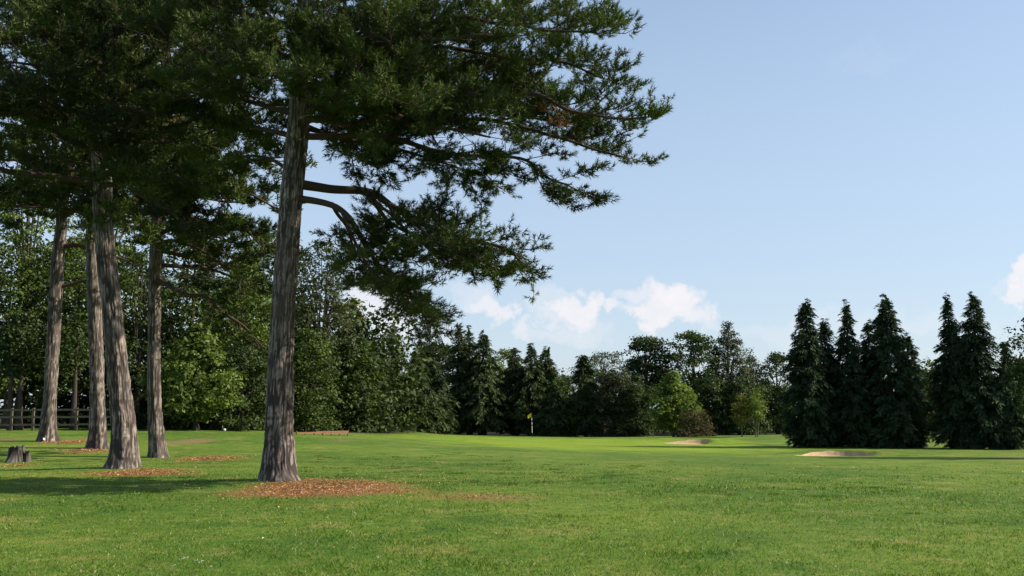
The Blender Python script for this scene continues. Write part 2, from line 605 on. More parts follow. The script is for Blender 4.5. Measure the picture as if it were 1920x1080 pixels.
M = dict(
    turf=ground_material(), blade=blade_material(), sand=sand_material(), litter=litter_material(),
    pine=foliage_mat('pine_needles', (.008, .016, .005), (.084, .12, .02), dead=(.2, .085, .03), dead_at=.985, trans=.14, gloss=.025),
    cypress=foliage_mat('cypress_sprays', (.014, .027, .014), (.045, .072, .03), trans=.12, gloss=.02),
    cypress_mid=foliage_mat('cypress_sprays_mid', (.016, .03, .012), (.06, .086, .024), trans=.15, gloss=.02),  # slightly paler, yellower sprays for the row behind the green
    syc=foliage_mat('broad_leaves_bright', (.038, .066, .01), (.125, .175, .028), trans=.35, gloss=.025),
    oak=foliage_mat('broad_leaves_mid', (.026, .046, .01), (.082, .115, .022), trans=.3),
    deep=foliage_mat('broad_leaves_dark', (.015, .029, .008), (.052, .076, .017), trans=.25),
    grey=foliage_mat('broad_leaves_grey', (.032, .043, .018), (.085, .1, .042), trans=.25),
    lime=foliage_mat('broad_leaves_lime', (.055, .092, .016), (.16, .215, .035), dead=(.3, .17, .04), dead_at=.95, trans=.35),
    gold=foliage_mat('broad_leaves_gold', (.08, .085, .018), (.2, .18, .035), trans=.35),
    brown=foliage_mat('bush_leaves_brown', (.045, .038, .016), (.105, .082, .034), trans=.2),
    umber=foliage_mat('broad_leaves_umber', (.018, .023, .011), (.055, .062, .026), trans=.2),
    bark=bark_mat('pine_bark', (.05, .041, .036), (.205, .17, .148), (.5, .415, .355), bump=.6),
    bark_up=bark_mat('pine_branch_bark', (.05, .035, .028), (.125, .088, .066), (.19, .13, .09), scale=2.0),
    wood=bark_mat('tree_bark', (.03, .026, .02), (.085, .07, .055), (.14, .12, .095), scale=1.5),
    pale_wood=bark_mat('young_bark', (.09, .09, .05), (.2, .2, .12), (.27, .26, .17), scale=3.0),
    stump=bark_mat('weathered_stump', (.03, .027, .025), (.13, .115, .105), (.23, .2, .18), scale=1.6),
    fence=plain_mat('weathered_fence_wood', (.13, .108, .075), .85, .4, 6, (1, 1, 4)),
    rail=plain_mat('brown_rail_wood', (.2, .085, .04), .8, .35, 8, (1, 6, 6)),
    dark_wood=plain_mat('dark_post_wood', (.09, .05, .03), .8),
    white=plain_mat('white_paint', (.78, .78, .76), .5, .05),
    black=plain_mat('black_paint', (.015, .015, .016), .5, .2),
    red=plain_mat('red_paint', (.42, .03, .02), .5, .1),
    yellow=foliage_mat('yellow_cloth', (.8, .66, .03), (.85, .7, .03), trans=.5, gloss=.0),
)


# ------------------------------------------------------------------ ground sheet
def axis(lo, hi, step, far, grow=1.22):
    a = list(np.arange(lo, hi + 1e-6, step))
    s = step
    x = hi
    while x < far:
        s *= grow; x += s; a.append(x)
    s = step
    x = lo
    pre = []
    while x > -far:
        s *= grow; x -= s; pre.append(x)
    return np.array(pre[::-1] + a)


XS = axis(-30, 40, .4, 2500)
YS = axis(6, 92, .38, 2500)
GX, GY = np.meshgrid(XS, YS)
GZ = terrain(GX, GY)
for (cx, cy, a, b, dep, berm) in BUNKERS[:2]:
    u, v = (GX - cx) / a, (GY - cy) / b
    GZ = GZ - .10 * (1 - sstep(.8, .98, np.sqrt(u * u + v * v)))


def ell(x, y, cx, cy, rx, ry, soft=.5):
    d = np.sqrt(((x - cx) / rx) ** 2 + ((y - cy) / ry) ** 2)
    return 1 - sstep(1 - soft, 1 + soft * .3, d)


def px_ell(x0, y0, x1, y1):
    """ground ellipse that spans the pixel box"""
    xm, ym = (x0 + x1) / 2, (y0 + y1) / 2
    c = ground_at(xm, ym)
    near, far = ground_at(xm, y1)[1], ground_at(xm, y0)[1]
    L, R = ground_at(x0, ym)[0], ground_at(x1, ym)[0]
    return (c[0], (near + far) / 2, max(.3, (R - L) / 2), max(.4, (far - near) / 2))


LITTER = [(px_ell(385, 896, 800, 945), 1.0), (px_ell(150, 876, 400, 896), .85), (px_ell(290, 852, 490, 868), .62), (px_ell(60, 823, 190, 836), .75), (px_ell(90, 838, 235, 852), .6),
          (px_ell(0, 866, 80, 878), .45), (px_ell(700, 920, 1080, 944), .45)]
BARE = [(px_ell(295, 819, 415, 838), 1.0), (px_ell(-60, 820, 60, 830), .8), (px_ell(560, 820, 720, 834), .55), (px_ell(660, 872, 860, 890), .5), (px_ell(760, 925, 1110, 943), .55),
        (px_ell(1395, 824, 1425, 832), .7), (px_ell(1740, 851, 1800, 857), .6), (px_ell(1800, 853, 2000, 859), .6)]
GREEN = [(px_ell(700, 822, 1560, 846), 1.0)]


def field(lst, x, y, soft=.5):
    r = np.zeros_like(x)
    for (c, wgt) in lst:
        cx, cy, rx, ry = c
        wob = 1 + 1.1 * (fbm(x / 1.5, y / 1.1, seed=21, octv=4) - .46)
        r = np.maximum(r, wgt * ell(x, y, cx, cy, rx * wob, ry * wob, soft))
    return r


gx, gy = GX.ravel(), GY.ravel()
lit_f = np.clip(field(LITTER, gx, gy, .7) * 1.15, 0, 1)
bare_f = field(BARE, gx, gy, .85)
green_f = field(GREEN, gx, gy, .25)
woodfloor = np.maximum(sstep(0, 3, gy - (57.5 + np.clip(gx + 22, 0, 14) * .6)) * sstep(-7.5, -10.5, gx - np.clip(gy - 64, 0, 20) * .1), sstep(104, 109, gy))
nx, ny = len(XS), len(YS)
ii = (np.arange(ny - 1)[:, None] * nx + np.arange(nx - 1)[None]).ravel()
quads = np.stack([ii, ii + 1, ii + nx + 1, ii + nx], axis=1)
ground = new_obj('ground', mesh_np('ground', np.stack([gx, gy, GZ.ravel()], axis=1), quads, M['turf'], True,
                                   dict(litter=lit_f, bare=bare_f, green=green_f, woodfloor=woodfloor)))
tag(ground, 'wide mown golf course turf with a paler putting green', kind='structure')

# sand in the bunkers
BL = ['larger sand bunker with a dark overhanging rim before the right conifers', 'smaller sand bunker in the mound below the bright green tree', 'dark shaded bunker hollow beyond the low brown rail']
for (cx, cy, a, b, dep, berm), lab in zip(BUNKERS[:2], BL):
    rr = np.linspace(0, 1, 16); aa = np.linspace(0, 2 * math.pi, 64, endpoint=False)
    R_, A_ = np.meshgrid(rr, aa)
    wob = 1 + 0.10 * np.sin(3 * A_ + cx)
    edge = .9 + .06 * (vnoise(np.cos(A_) * 5, np.sin(A_) * 5, seed=4) - .5)
    X_, Y_ = cx + a * R_ * wob * edge * np.cos(A_), cy + b * R_ * wob * edge * np.sin(A_)
    Z_ = terrain(X_, Y_) + .012
    V = np.stack([X_.ravel(), Y_.ravel(), Z_.ravel()], axis=1)
    q = []
    for i in range(64):
        for j in range(15):
            i2 = (i + 1) % 64
            q.append((i * 16 + j, i * 16 + j + 1, i2 * 16 + j + 1, i2 * 16 + j))
    bo = new_obj('bunker_sand', mesh_np('bunker_sand', V, np.array(q), M['sand'], True))
    tag(bo, lab, kind='structure')


# ------------------------------------------------------------------ leaf tools
def emit_quads(base, axis_, side, L, W, fold, tint):
    """rhombic leaves: two folded triangles each"""
    n = len(base)
    nrm = np.cross(axis_, side)
    mid = base + axis_ * (L * .45)[:, None] - nrm * fold[:, None]
    V = np.stack([base, mid + side * (W * .5)[:, None], base + axis_ * L[:, None], mid - side * (W * .5)[:, None]], axis=1).reshape(-1, 3)
    i = np.arange(n)[:, None] * 4
    Fq = np.concatenate([i + np.array([[0, 1, 2]]), i + np.array([[0, 2, 3]])], axis=0)
    return V, Fq, np.repeat(tint, 4)


def rand_dirs(n, rng):
    return unit(rng.normal(size=(n, 3)))


SHAPES = {
    'round': lambda t: np.sqrt(np.clip(1 - (2 * t - 1) ** 2, 0, 1)) ** .85,
    'skirt': lambda t: np.where(t < .55, .88 + .12 * np.sin(t / .55 * math.pi), np.sqrt(np.clip(1 - ((t - .55) / .45) ** 2, 0, 1)) ** .9),
    'egg': lambda t: np.clip(np.sin(math.pi * np.clip(t, 0, 1) ** .75) ** .7, 0, 1) * (1 - .35 * t),
    'poplar': lambda t: np.clip(np.sin(math.pi * np.clip(t, .001, .999) ** .7) ** .7, 0, 1) * (1 - .3 * t),
    'bush': lambda t: np.sqrt(np.clip(1 - t ** 2.2, 0, 1)),
    'flat': lambda t: np.where(t < .5, .5 + t, 1.0 - .6 * (t - .5)),
}


def crown_mesh(base, z0, H, R, shape, n_leaf, leaf, mat, seed, clump=.8, lean=(0, 0), depth=1.0, openness=.0):
    """leaf clumps through the crown's volume; returns mesh and the clump centres"""
    rng = np.random.default_rng(seed)
    n_leaf, leaf = int(n_leaf * .95), leaf * .95
    area = H * R * 2.6
    nc = int(max(12, min(260, 1.9 * area / (clump * clump))))
    t = rng.uniform(.02, 1, nc * 3)
    f = SHAPES[shape](t)
    keep = rng.uniform(0, 1, len(t)) < (.15 + .85 * f)
    t, f = t[keep][:nc], f[keep][:nc]
    nc = len(t)
    a = rng.uniform(0, 2 * math.pi, nc)
    lump = .72 + .55 * vnoise(np.cos(a) * 1.6 + seed, np.sin(a) * 1.6, t * 4, seed=seed % 97)
    rr = R * f * lump * np.sqrt(rng.uniform(.18, 1, nc))
    cr = clump * rng.uniform(.55, 1.25, nc)
    rr = np.maximum(0, rr - cr * .45)
    C = np.stack([base[0] + lean[0] * t + rr * np.cos(a), base[1] + lean[1] * t + rr * np.sin(a) * depth, base[2] + z0 + t * H - cr * .5], axis=1)
    tone = np.clip(rng.normal(.45, .2, nc), .05, .9)
    per = np.maximum(6, (n_leaf * cr ** 2 / np.sum(cr ** 2)).astype(int))
    idx = np.repeat(np.arange(nc), per)
    n = len(idx)
    d = rand_dirs(n, rng)
    d[:, 2] = np.where(d[:, 2] < -.3, -d[:, 2] * rng.uniform(0, 1, n), d[:, 2])
    rad = cr[idx] * rng.uniform(0, 1, n) ** .45
    sq = np.array([1.0, 1.0, .62])
    P = C[idx] + d * rad[:, None] * sq + rng.normal(0, leaf * .5, (n, 3))
    nrm = unit(d * .55 + np.array([0, 0, .5]) + rng.normal(0, .36, (n, 3)))
    ax = unit(np.cross(nrm, rand_dirs(n, rng)) + np.array([0, 0, -.25]))
    sd = unit(np.cross(nrm, ax))
    L = leaf * rng.uniform(.6, 1.3, n)
    V, Fq, T = emit_quads(P, ax, sd, L, L * rng.uniform(.55, .9, n), L * rng.uniform(0, .18, n), np.clip(tone[idx] + rng.normal(0, .17, n), 0, 1))
    return mesh_np('crown', V, Fq, mat, False, {'tint': T}), C, cr


def add_branches(g, base, top, C, rng, count, r0):
    for k in rng.permutation(len(C))[:count]:
        c = C[k]
        h = min(max((c[2] - base[2]) * rng.uniform(.35, .75), .6), (top[2] - base[2]) * .92)
        f = h / (top[2] - base[2])
        s = base + (top - base) * f
        m = (s + c) / 2 + np.array([0, 0, np.linalg.norm(c - s) * .12])
        rs = r0 * (1 - f) * .45 + .03
        g.tube(spline([s, m, c], 6), np.linspace(rs, .015, 6), 5, .5)


def wood_trunk(g, base, top, r, rng, sides=9):
    n = 9
    t = np.linspace(0, 1, n)[:, None]
    pts = base + (top - base) * t
    pts[1:, :2] += np.cumsum(rng.normal(0, .06 * r / .2, (n - 1, 2)), axis=0)
    rad = r * (1 - .82 * t[:, 0]) + r * .5 * np.exp(-t[:, 0] * 22)
    pts[0, 2] -= .15
    g.tube(pts, rad, sides, .55)
    return pts


def broadleaf(label, px, Y, top_py, R, shape, n_leaf, leaf, mat, seed, name='broadleaf_tree', cat='tree', z0=None, trunk_r=.2, group=None, clump=.8, lean=(0, 0),
              branches=18, wood='wood', depth=1.0, multi=1, x=None):
    rng = np.random.default_rng(seed + 5000)
    X = at(px, 700, Y)[0] if x is None else x
    zb = gz(X, Y)
    top = at(px, top_py, Y)[2]
    Ht = top - zb
    z0 = Ht * .22 if z0 is None else z0
    base = np.array([X, Y, zb])
    root = empty(name, base, label, cat, group)
    bpy.context.view_layer.update()
    me, C, cr = crown_mesh(base, z0, Ht - z0, R, shape, n_leaf, leaf, M[mat], seed, clump, lean, depth)
    g = Geo()
    for k in range(multi):
        ang = 2 * math.pi * k / multi + .4
        off = np.array([math.cos(ang), math.sin(ang) * .4, 0]) * (.0 if multi == 1 else R * .18)
        tp = base + np.array([lean[0] * .8, lean[1] * .8, z0 + (Ht - z0) * .82]) + off * 2.2
        wood_trunk(g, base + off * .4, tp, trunk_r / math.sqrt(multi), rng)
        add_branches(g, base + off * .4, tp, C, rng, branches // multi, trunk_r)
    build(g, 'trunk', M[wood], root, True)
    co = new_obj('crown', me, root)
    co['kind'] = 'stuff'
    return root


# ------------------------------------------------------------------ cypress conifers
def cypress(label, px, Y, top_py, R, n_spray, seed, mat='cypress', group=None, lean=0.0, leaders=1, power=.75, spray=.55, skirt=0.05, name='cypress_tree', rag=1.0):
    rng = np.random.default_rng(seed)
    X = at(px, 700, Y)[0]
    zb = gz(X, Y)
    H = at(px, top_py, Y)[2] - zb
    base = np.array([X, Y, zb])
    root = empty(name, base, label, 'conifer', group)
    bpy.context.view_layer.update()

    def prof(t):
        lo = .80 + .20 * sstep(0, .22, t)
        hi = np.clip((1 - t) / .66, 0, 1) ** power
        return np.minimum(lo, hi) + .025
    # branches first, sprays along them: ragged clumps with gaps between
    n = n_spray
    nb = int(H * 20 + 40)
    tb = rng.uniform(0, 1, nb * 5)
    tb = tb[rng.uniform(0, 1, len(tb)) < prof(tb) * .85 + .15][:nb]
    ab = rng.uniform(0, 2 * math.pi, nb)
    side_f = .72 + .6 * vnoise(np.cos(ab) * 1.5 + 9, np.sin(ab) * 1.5, tb * 4, seed=seed)
    rb = R * prof(tb) * side_f * rng.uniform(.72, 1.16, nb) + .1
    rb = np.where(rng.uniform(0, 1, nb) < .05 * rag, rb * 1.16, rb)
    toneb = np.clip(rng.normal(.42, .2, nb), 0, 1)
    wts = rb + .25
    bi = rng.choice(nb, n, p=wts / wts.sum())
    sb = rng.uniform(.3, 1, n) ** .75
    r = rb[bi] * sb
    t = tb[bi] + (rng.normal(0, .10, n) + .10 * sb - .22 * sb ** 2 * rb[bi]) / H * (1 + .4 * (1 - tb[bi]))
    t = np.clip(t, 0, 1)
    a = ab[bi] + rng.normal(0, .17, n) / np.maximum(r, .25) * (1.15 - .6 * sb)
    inner = rng.uniform(0, 1, n) < .22
    a = np.where(inner, rng.uniform(0, 6.28, n), a)
    t = np.where(inner, np.clip(rng.uniform(0, .95, n), 0, 1), t)
    r = np.where(inner, R * prof(t) * rng.uniform(.3, .7, n), r)
    out = np.stack([np.cos(a), np.sin(a), np.zeros(n)], axis=1)
    lat = np.stack([-np.sin(a), np.cos(a), np.zeros(n)], axis=1)
    sp = spray * rng.uniform(.6, 1.25, n) * (.5 + .5 * np.clip(prof(t) * 1.6, 0, 1))
    axx = base[0] + lean * t ** 3
    P = np.stack([axx + r * np.cos(a), base[1] + r * np.sin(a), base[2] + skirt * H + t * H * (1 - skirt)], axis=1)
    P -= out * (sp * .55)[:, None]
    k = 10
    s = np.linspace(.1, 1, k)[None, :] * np.ones((n, 1))
    side = np.where(np.arange(k) % 2 == 0, 1.0, -1.0)[None, :] * rng.uniform(.25, .9, (n, k))
    upt = np.clip((t - .75) * 4, 0, 1)[:, None]
    pos = P[:, None, :] + out[:, None, :] * (sp[:, None] * s * .75)[..., None] + lat[:, None, :] * (sp[:, None] * side * s * .30)[..., None]
    pos[..., 2] += sp[:, None] * (.25 * s - .55 * s * s) * (1 - .5 * upt)
    dr = unit(out[:, None, :] * .75 + lat[:, None, :] * (side * .75)[..., None] + np.array([0, 0, -.1])[None, None] - np.array([0, 0, .65])[None, None] * (s ** 1.5)[..., None] + np.array([0, 0, .6])[None, None] * upt[..., None]
              + rng.normal(0, .22, (n, k, 3)))
    L = sp[:, None] * rng.uniform(.3, .55, (n, k))
    B = pos.reshape(-1, 3); D = dr.reshape(-1, 3); L = L.ravel()
    nr = unit(np.repeat(out, k, axis=0) * .5 + np.array([0, 0, .6]) + rng.normal(0, .45, (n * k, 3)))
    sd = unit(np.cross(D, nr))
    tone = toneb[bi]
    T = np.clip(np.repeat(tone, k) + rng.normal(0, .14, n * k), 0, 1)
    wv = sd * (L * .24)[:, None]
    g = Geo()
    g.add(np.stack([B + wv, B - wv, B + D * (L * 1.1)[:, None]], axis=1).reshape(-1, 3), np.arange(3 * len(B)).reshape(-1, 3), np.repeat(T, 3))
    # nodding leaders
    for q in range(leaders):
        th = H * rng.uniform(.0, .05)
        b0 = np.array([base[0] + lean + (rng.uniform(-.25, .25) if q else 0), base[1], base[2] + H * .9])
        nod = rng.choice([-1, 1]) * rng.uniform(.1, .28)
        ln = spline([b0, b0 + [0, 0, H * .055 - th * .5], b0 + [nod * .4, 0, H * .088 - th], b0 + [nod, .05, H * .096 - th]], 26)
        ns = 26 * 9
        u = np.repeat(np.arange(26), 9)
        dd = unit(rand_dirs(ns, rng) + [nod, 0, -.3])
        LL = rng.uniform(.12, .26, ns) * (1.25 - u / 30)
        V, Fq, T = emit_quads(ln[u], dd, unit(np.cross(dd, rand_dirs(ns, rng))), LL, LL * .4, LL * .03, rng.uniform(.2, .7, ns))
        g.add(V, Fq, T)
    c = new_obj('crown', mesh_np('crown', np.concatenate(g.V), np.concatenate(g.F), M[mat], False, {'tint': np.concatenate(g.A)}), root)
    c['kind'] = 'stuff'
    tg = Geo()
    pts = np.array([[base[0] + lean * f ** 3, base[1], base[2] - .1 + f * H * .94] for f in np.linspace(0, 1, 10)])
    tg.tube(pts, np.linspace(R * .16 + .06, .02, 10), 8)
    for _ in range(60):
        f = rng.uniform(.06, .85); an = rng.uniform(0, 6.28)
        p0 = np.array([base[0] + lean * f ** 3, base[1], base[2] + f * H])
        rr = R * float(prof(np.array([f]))[0]) * .75
        tg.tube(spline([p0, p0 + [math.cos(an) * rr * .5, math.sin(an) * rr * .5, .12], p0 + [math.cos(an) * rr, math.sin(an) * rr, -.05]], 5), np.linspace(.035, .01, 5), 4)
    build(tg, 'trunk', M['wood'], root, True)
    return root


# ------------------------------------------------------------------ pines
def trunk_mesh(spine, radii, seed, nseg=144, nz=300, flare=.5, depth=.037, mat='bark'):
    """spine (k,3), radii (k): a bark-covered trunk with root flare"""
    rng = np.random.default_rng(seed)
    C = spline(spine, nz)
    rad = np.interp(np.linspace(0, 1, nz), np.linspace(0, 1, len(radii)), radii)
    h = C[:, 2] - C[0, 2]
    a = np.linspace(0, 2 * math.pi, nseg, endpoint=False)
    A, Hh = np.meshgrid(a, h)
    Rr = np.repeat(rad[:, None], nseg, axis=1)
    lobes = sum(np.clip(np.cos(A - ph), 0, 1) ** 6 * am for ph, am in zip(rng.uniform(0, 6.28, 6), rng.uniform(.5, 1.0, 6)))
    Rr = Rr * (1 + flare * np.exp(-Hh / .42) * (.5 + .75 * lobes) + .05 * np.sin(2 * A + Hh * .7 + seed) + .035 * np.sin(5 * A + Hh * 1.3))
    tw = A + .14 * np.sin(Hh * .8 + seed) + .34 * (fbm(np.cos(A) * 1.6, np.sin(A) * 1.6, Hh * 2.6, seed=seed, octv=4) - .45)
    kx, ky = np.cos(tw), np.sin(tw)
    def ridge(f, fz, sd):
        return 1 - np.abs(2 * vnoise(kx * f + 50, ky * f + 50, Hh * fz, seed=sd) - 1)
    r1 = ridge(5.6, 2.0, seed + 1)
    r2 = ridge(10.5, 4.4, seed + 2)
    r3 = vnoise(kx * 22, ky * 22, Hh * 9, seed=seed + 3)
    cracks = ridge(3.4, 8.0, seed + 4) ** 6
    hgt = 1 - (.66 * r1 ** 3.2 + .34 * r2 ** 3) - .42 * cracks
    hgt = hgt + .3 * (r3 - .5)
    Rr = Rr + depth * (hgt - .6) * np.clip(Rr / .28, .25, 1.1)
    X = C[:, 0][:, None] + Rr * np.cos(A); Y = C[:, 1][:, None] + Rr * np.sin(A); Z = C[:, 2][:, None] + 0 * A
    V = np.stack([X, Y, Z], axis=2).reshape(-1, 3)
    i = np.arange(nz - 1)[:, None] * nseg
    j = np.arange(nseg)[None]
    jn = (j + 1) % nseg
    q = np.stack([i + j, i + jn, i + nseg + jn, i + nseg + j], axis=2).reshape(-1, 4)
    return mesh_np('trunk', V, q, M[mat], True, {'tint': np.clip(hgt, 0, 1).ravel()}), C, rad


class Needles:
    def __init__(self):
        self.P, self.D, self.S, self.T = [], [], [], []

    def add(self, p, d, s, t):
        self.P.append(p); self.D.append(d); self.S.append(s); self.T.append(t)

    def mesh(self, n, width, rng, length=.125):
        P, D = np.array(self.P), unit(np.array(self.D))
        Sz, T = np.array(self.S), np.array(self.T)
        m = len(P)
        idx = np.repeat(np.arange(m), n)
        k = m * n
        ref = np.where(np.abs(D[:, 2:3]) < .9, np.array([[0, 0, 1.0]]), np.array([[1.0, 0, 0]]))
        s1 = unit(np.cross(D, ref)); s2 = np.cross(D, s1)
        ph = rng.uniform(0, 2 * math.pi, k)
        fi = np.radians(rng.uniform(25, 85, k))
        al = rng.uniform(0, 1, k)
        fi = fi * (1.1 - .55 * al)
        radial = s1[idx] * np.cos(ph)[:, None] + s2[idx] * np.sin(ph)[:, None]
        nd = D[idx] * np.cos(fi)[:, None] + radial * np.sin(fi)[:, None]
        L = length * Sz[idx] * rng.uniform(.75, 1.15, k)
        B = P[idx] + D[idx] * ((al - .7) * 1.35 * length * Sz[idx])[:, None]
        tip = B + nd * L[:, None]
        tip[:, 2] -= L * .06
        wv = unit(np.cross(nd, rand_dirs(k, rng))) * (width * .5)
        V = np.stack([B + wv, B - wv, tip], axis=1).reshape(-1, 3)
        Fq = np.arange(3 * k).reshape(-1, 3)
        tt = np.clip(T[idx] + rng.normal(0, .1, k), 0, .98)
        tt = np.where(T[idx] > .99, 1.0, tt)
        return V, Fq, np.repeat(tt, 3)


def pine_limb(pts, r0, rng, g, nd, t0=.25, sec=1.5, ds=.2, tw_gap=.135, up=.22, dens=1.0, tuft=1.0, hang=0.0, sub=.6):
    """limb tube, its side branches and twigs go into g; needle tufts into nd"""
    n = max(16, int(len(pts) * 8))
    C = spline(pts, n)
    seg = np.linalg.norm(np.diff(C, axis=0), axis=1)
    s = np.r_[0, np.cumsum(seg)]
    Lt = s[-1]
    ph = rng.uniform(0, 50)
    wob = np.stack([vnoise(s * 1.1 + ph, s * 0 + k * 7.3) - .5 for k in range(3)], axis=1) * min(.32, Lt * .05) * np.clip(s / Lt * 4, 0, 1)[:, None]
    C = C + wob
    g.tube(C, r0 * (1 - .86 * (s / Lt) ** .8) + .012, 8, .45)
    side = 1
    u = t0 * Lt
    tone0 = rng.uniform(.1, .52)
    UP = np.array([0, 0, 1.0])
    while u <= Lt + .01:
        f = u / Lt
        i = min(n - 2, int(np.searchsorted(s, u, side='right') - 1))
        p = C[i] + (C[i + 1] - C[i]) * ((u - s[i]) / (seg[i] + 1e-9))
        tan = unit(C[min(i + 2, n - 1)] - C[max(i - 1, 0)])
        latv = unit(np.cross(tan, UP)) * side
        side = -side
        upv = np.cross(latv, tan)
        if upv[2] < 0:
            upv = -upv
        phi = rng.normal(.12, .5)
        ang = math.radians(rng.uniform(35, 70)) * (1 - 1.2 * max(0, f - .75))
        d = tan * math.cos(ang) + (latv * math.cos(phi) + upv * math.sin(phi)) * math.sin(ang)
        L2 = sec * (1.05 - .42 * f) * rng.uniform(.55, 1.3)
        if f > .97:
            d, L2 = tan, sec * .5
        e = p + d * L2 + UP * (up * .6 - hang) * L2
        mpt = p + d * L2 * .55 - UP * hang * .3 * L2
        c2 = spline([p, mpt, e], 8)
        rb = max(.009, r0 * .26 * (1 - .6 * f))
        g.tube(c2[::7] if rb < .012 else c2[[0, 3, 7]], rb, 4, .4)
        tone = float(np.clip(tone0 + rng.normal(0, .15), .05, .9))
        dead = rng.uniform() < .003
        nsub = max(3, int(L2 * 8.0 * dens * (.15 / tw_gap) ** .5))
        for kk in range(nsub):
            q = rng.uniform(.12, 1) ** .62 if kk else 1.0
            k = min(6, int(q * 7))
            pp = c2[k] + (c2[k + 1] - c2[k]) * (q * 7 - k)
            t2 = unit(c2[k + 1] - c2[k])
            rd = rand_dirs(1, rng)[0]
            rd[2] = abs(rd[2]) * .55 - hang * .8
            dd = unit(t2 * .6 + rd * .9 + UP * (up * .7 - hang * .5))
            L3 = sub * rng.uniform(.3, 1.0)
            ep = pp + dd * L3 + UP * .1 * L3
            g.tube(np.array([pp, ep]), [.009, .005], 3, .4)
            tn = 1.0 if dead else float(np.clip(tone + rng.normal(0, .07), .03, .95))
            nd.add(ep, unit(dd * .8 + UP * (.5 - hang * .8) + rand_dirs(1, rng)[0] * .25), tuft * rng.uniform(.9, 1.2), tn)
            for k3 in range(4 if L3 > .26 else 3):
                w3 = rng.uniform(.3, 1.05)
                rd = rand_dirs(1, rng)[0]
                rd[2] *= .6
                nd.add(pp + (ep - pp) * w3 + rd * .15, unit(dd * .55 + rd * .7 + UP * (.45 - hang * .7)), tuft * rng.uniform(.75, 1.1), tn)
        u += (1.55 - .45 * f) * ds * rng.uniform(.7, 1.3)


def px_path(lst, Y0):
    return [at(p[0], p[1], Y0 + (p[2] if len(p) > 2 else 0)) for p in lst]


def pine(label, Y, spine_px, radii, limbs, auto, needle_n, needle_w, seed, nseg=170, nz=270, top_h=None, length=.125):
    rng = np.random.default_rng(seed)
    P = px_path(spine_px, Y)
    zb = gz(P[0][0], Y)
    P[0][2] = zb - .06
    if top_h:
        last = P[-1]
        P.append(last + np.array([(P[-1] - P[-2])[0] * .3, 0, zb + top_h - last[2]]))
        radii = list(radii) + [.05]
    # radii given per spine point; spline parameter is per point too
    base = np.array([P[0][0], Y, zb])
    root = empty('pine_tree', base, label, 'pine tree', 'tall pines standing on the lawn')
    bpy.context.view_layer.update()
    me, C, rad = trunk_mesh(np.array(P), radii, seed, nseg, nz)
    new_obj('trunk', me, root)
    nd = Needles()

    def trunk_at(z):
        i = int(np.clip(np.searchsorted(C[:, 2], z), 1, len(C) - 1))
        return C[i].copy(), rad[i]
    for spec in limbs:
        pts = px_path(spec['p'], Y)
        if not spec.get('fork'):
            pts[0] = trunk_at(pts[0][2])[0]
        g = Geo()
        kw = {k: v for k, v in spec.items() if k not in ('p', 'r', 'fork')}
        pine_limb(pts, spec['r'], rng, g, nd, **kw)
        build(g, 'limb', M['bark_up'], root, True)
    z_lo, z_hi, n, len_f, kw = auto
    az = rng.uniform(0, 6.28)
    for i in range(n):
        f = (i + rng.uniform(0, .8)) / n
        z = zb + z_lo + (z_hi - z_lo) * f
        az += 2.4 + rng.normal(0, .3)
        c, r = trunk_at(z)
        L = len_f(f) * rng.uniform(.75, 1.2)
        d = np.array([math.cos(az), math.sin(az), 0])
        rise = rng.uniform(.05, .22) + .35 * f
        pts = [c, c + d * L * .35 + [0, 0, L * rise * .45], c + d * L * .7 + [0, 0, L * rise * .7], c + d * L + [0, 0, L * rise]]
        g = Geo()
        pine_limb(pts, max(.03, r * .42), rng, g, nd, **kw)
        build(g, 'limb', M['bark_up'], root, True)
    V, Fq, T = nd.mesh(needle_n, needle_w, rng, length)
    c = new_obj('crown', mesh_np('crown', V, Fq, M['pine'], False, {'tint': T}), root)
    c['kind'] = 'stuff'
    print('PINE', label[:30], 'tufts', len(nd.P), 'tris', len(Fq))
    return root


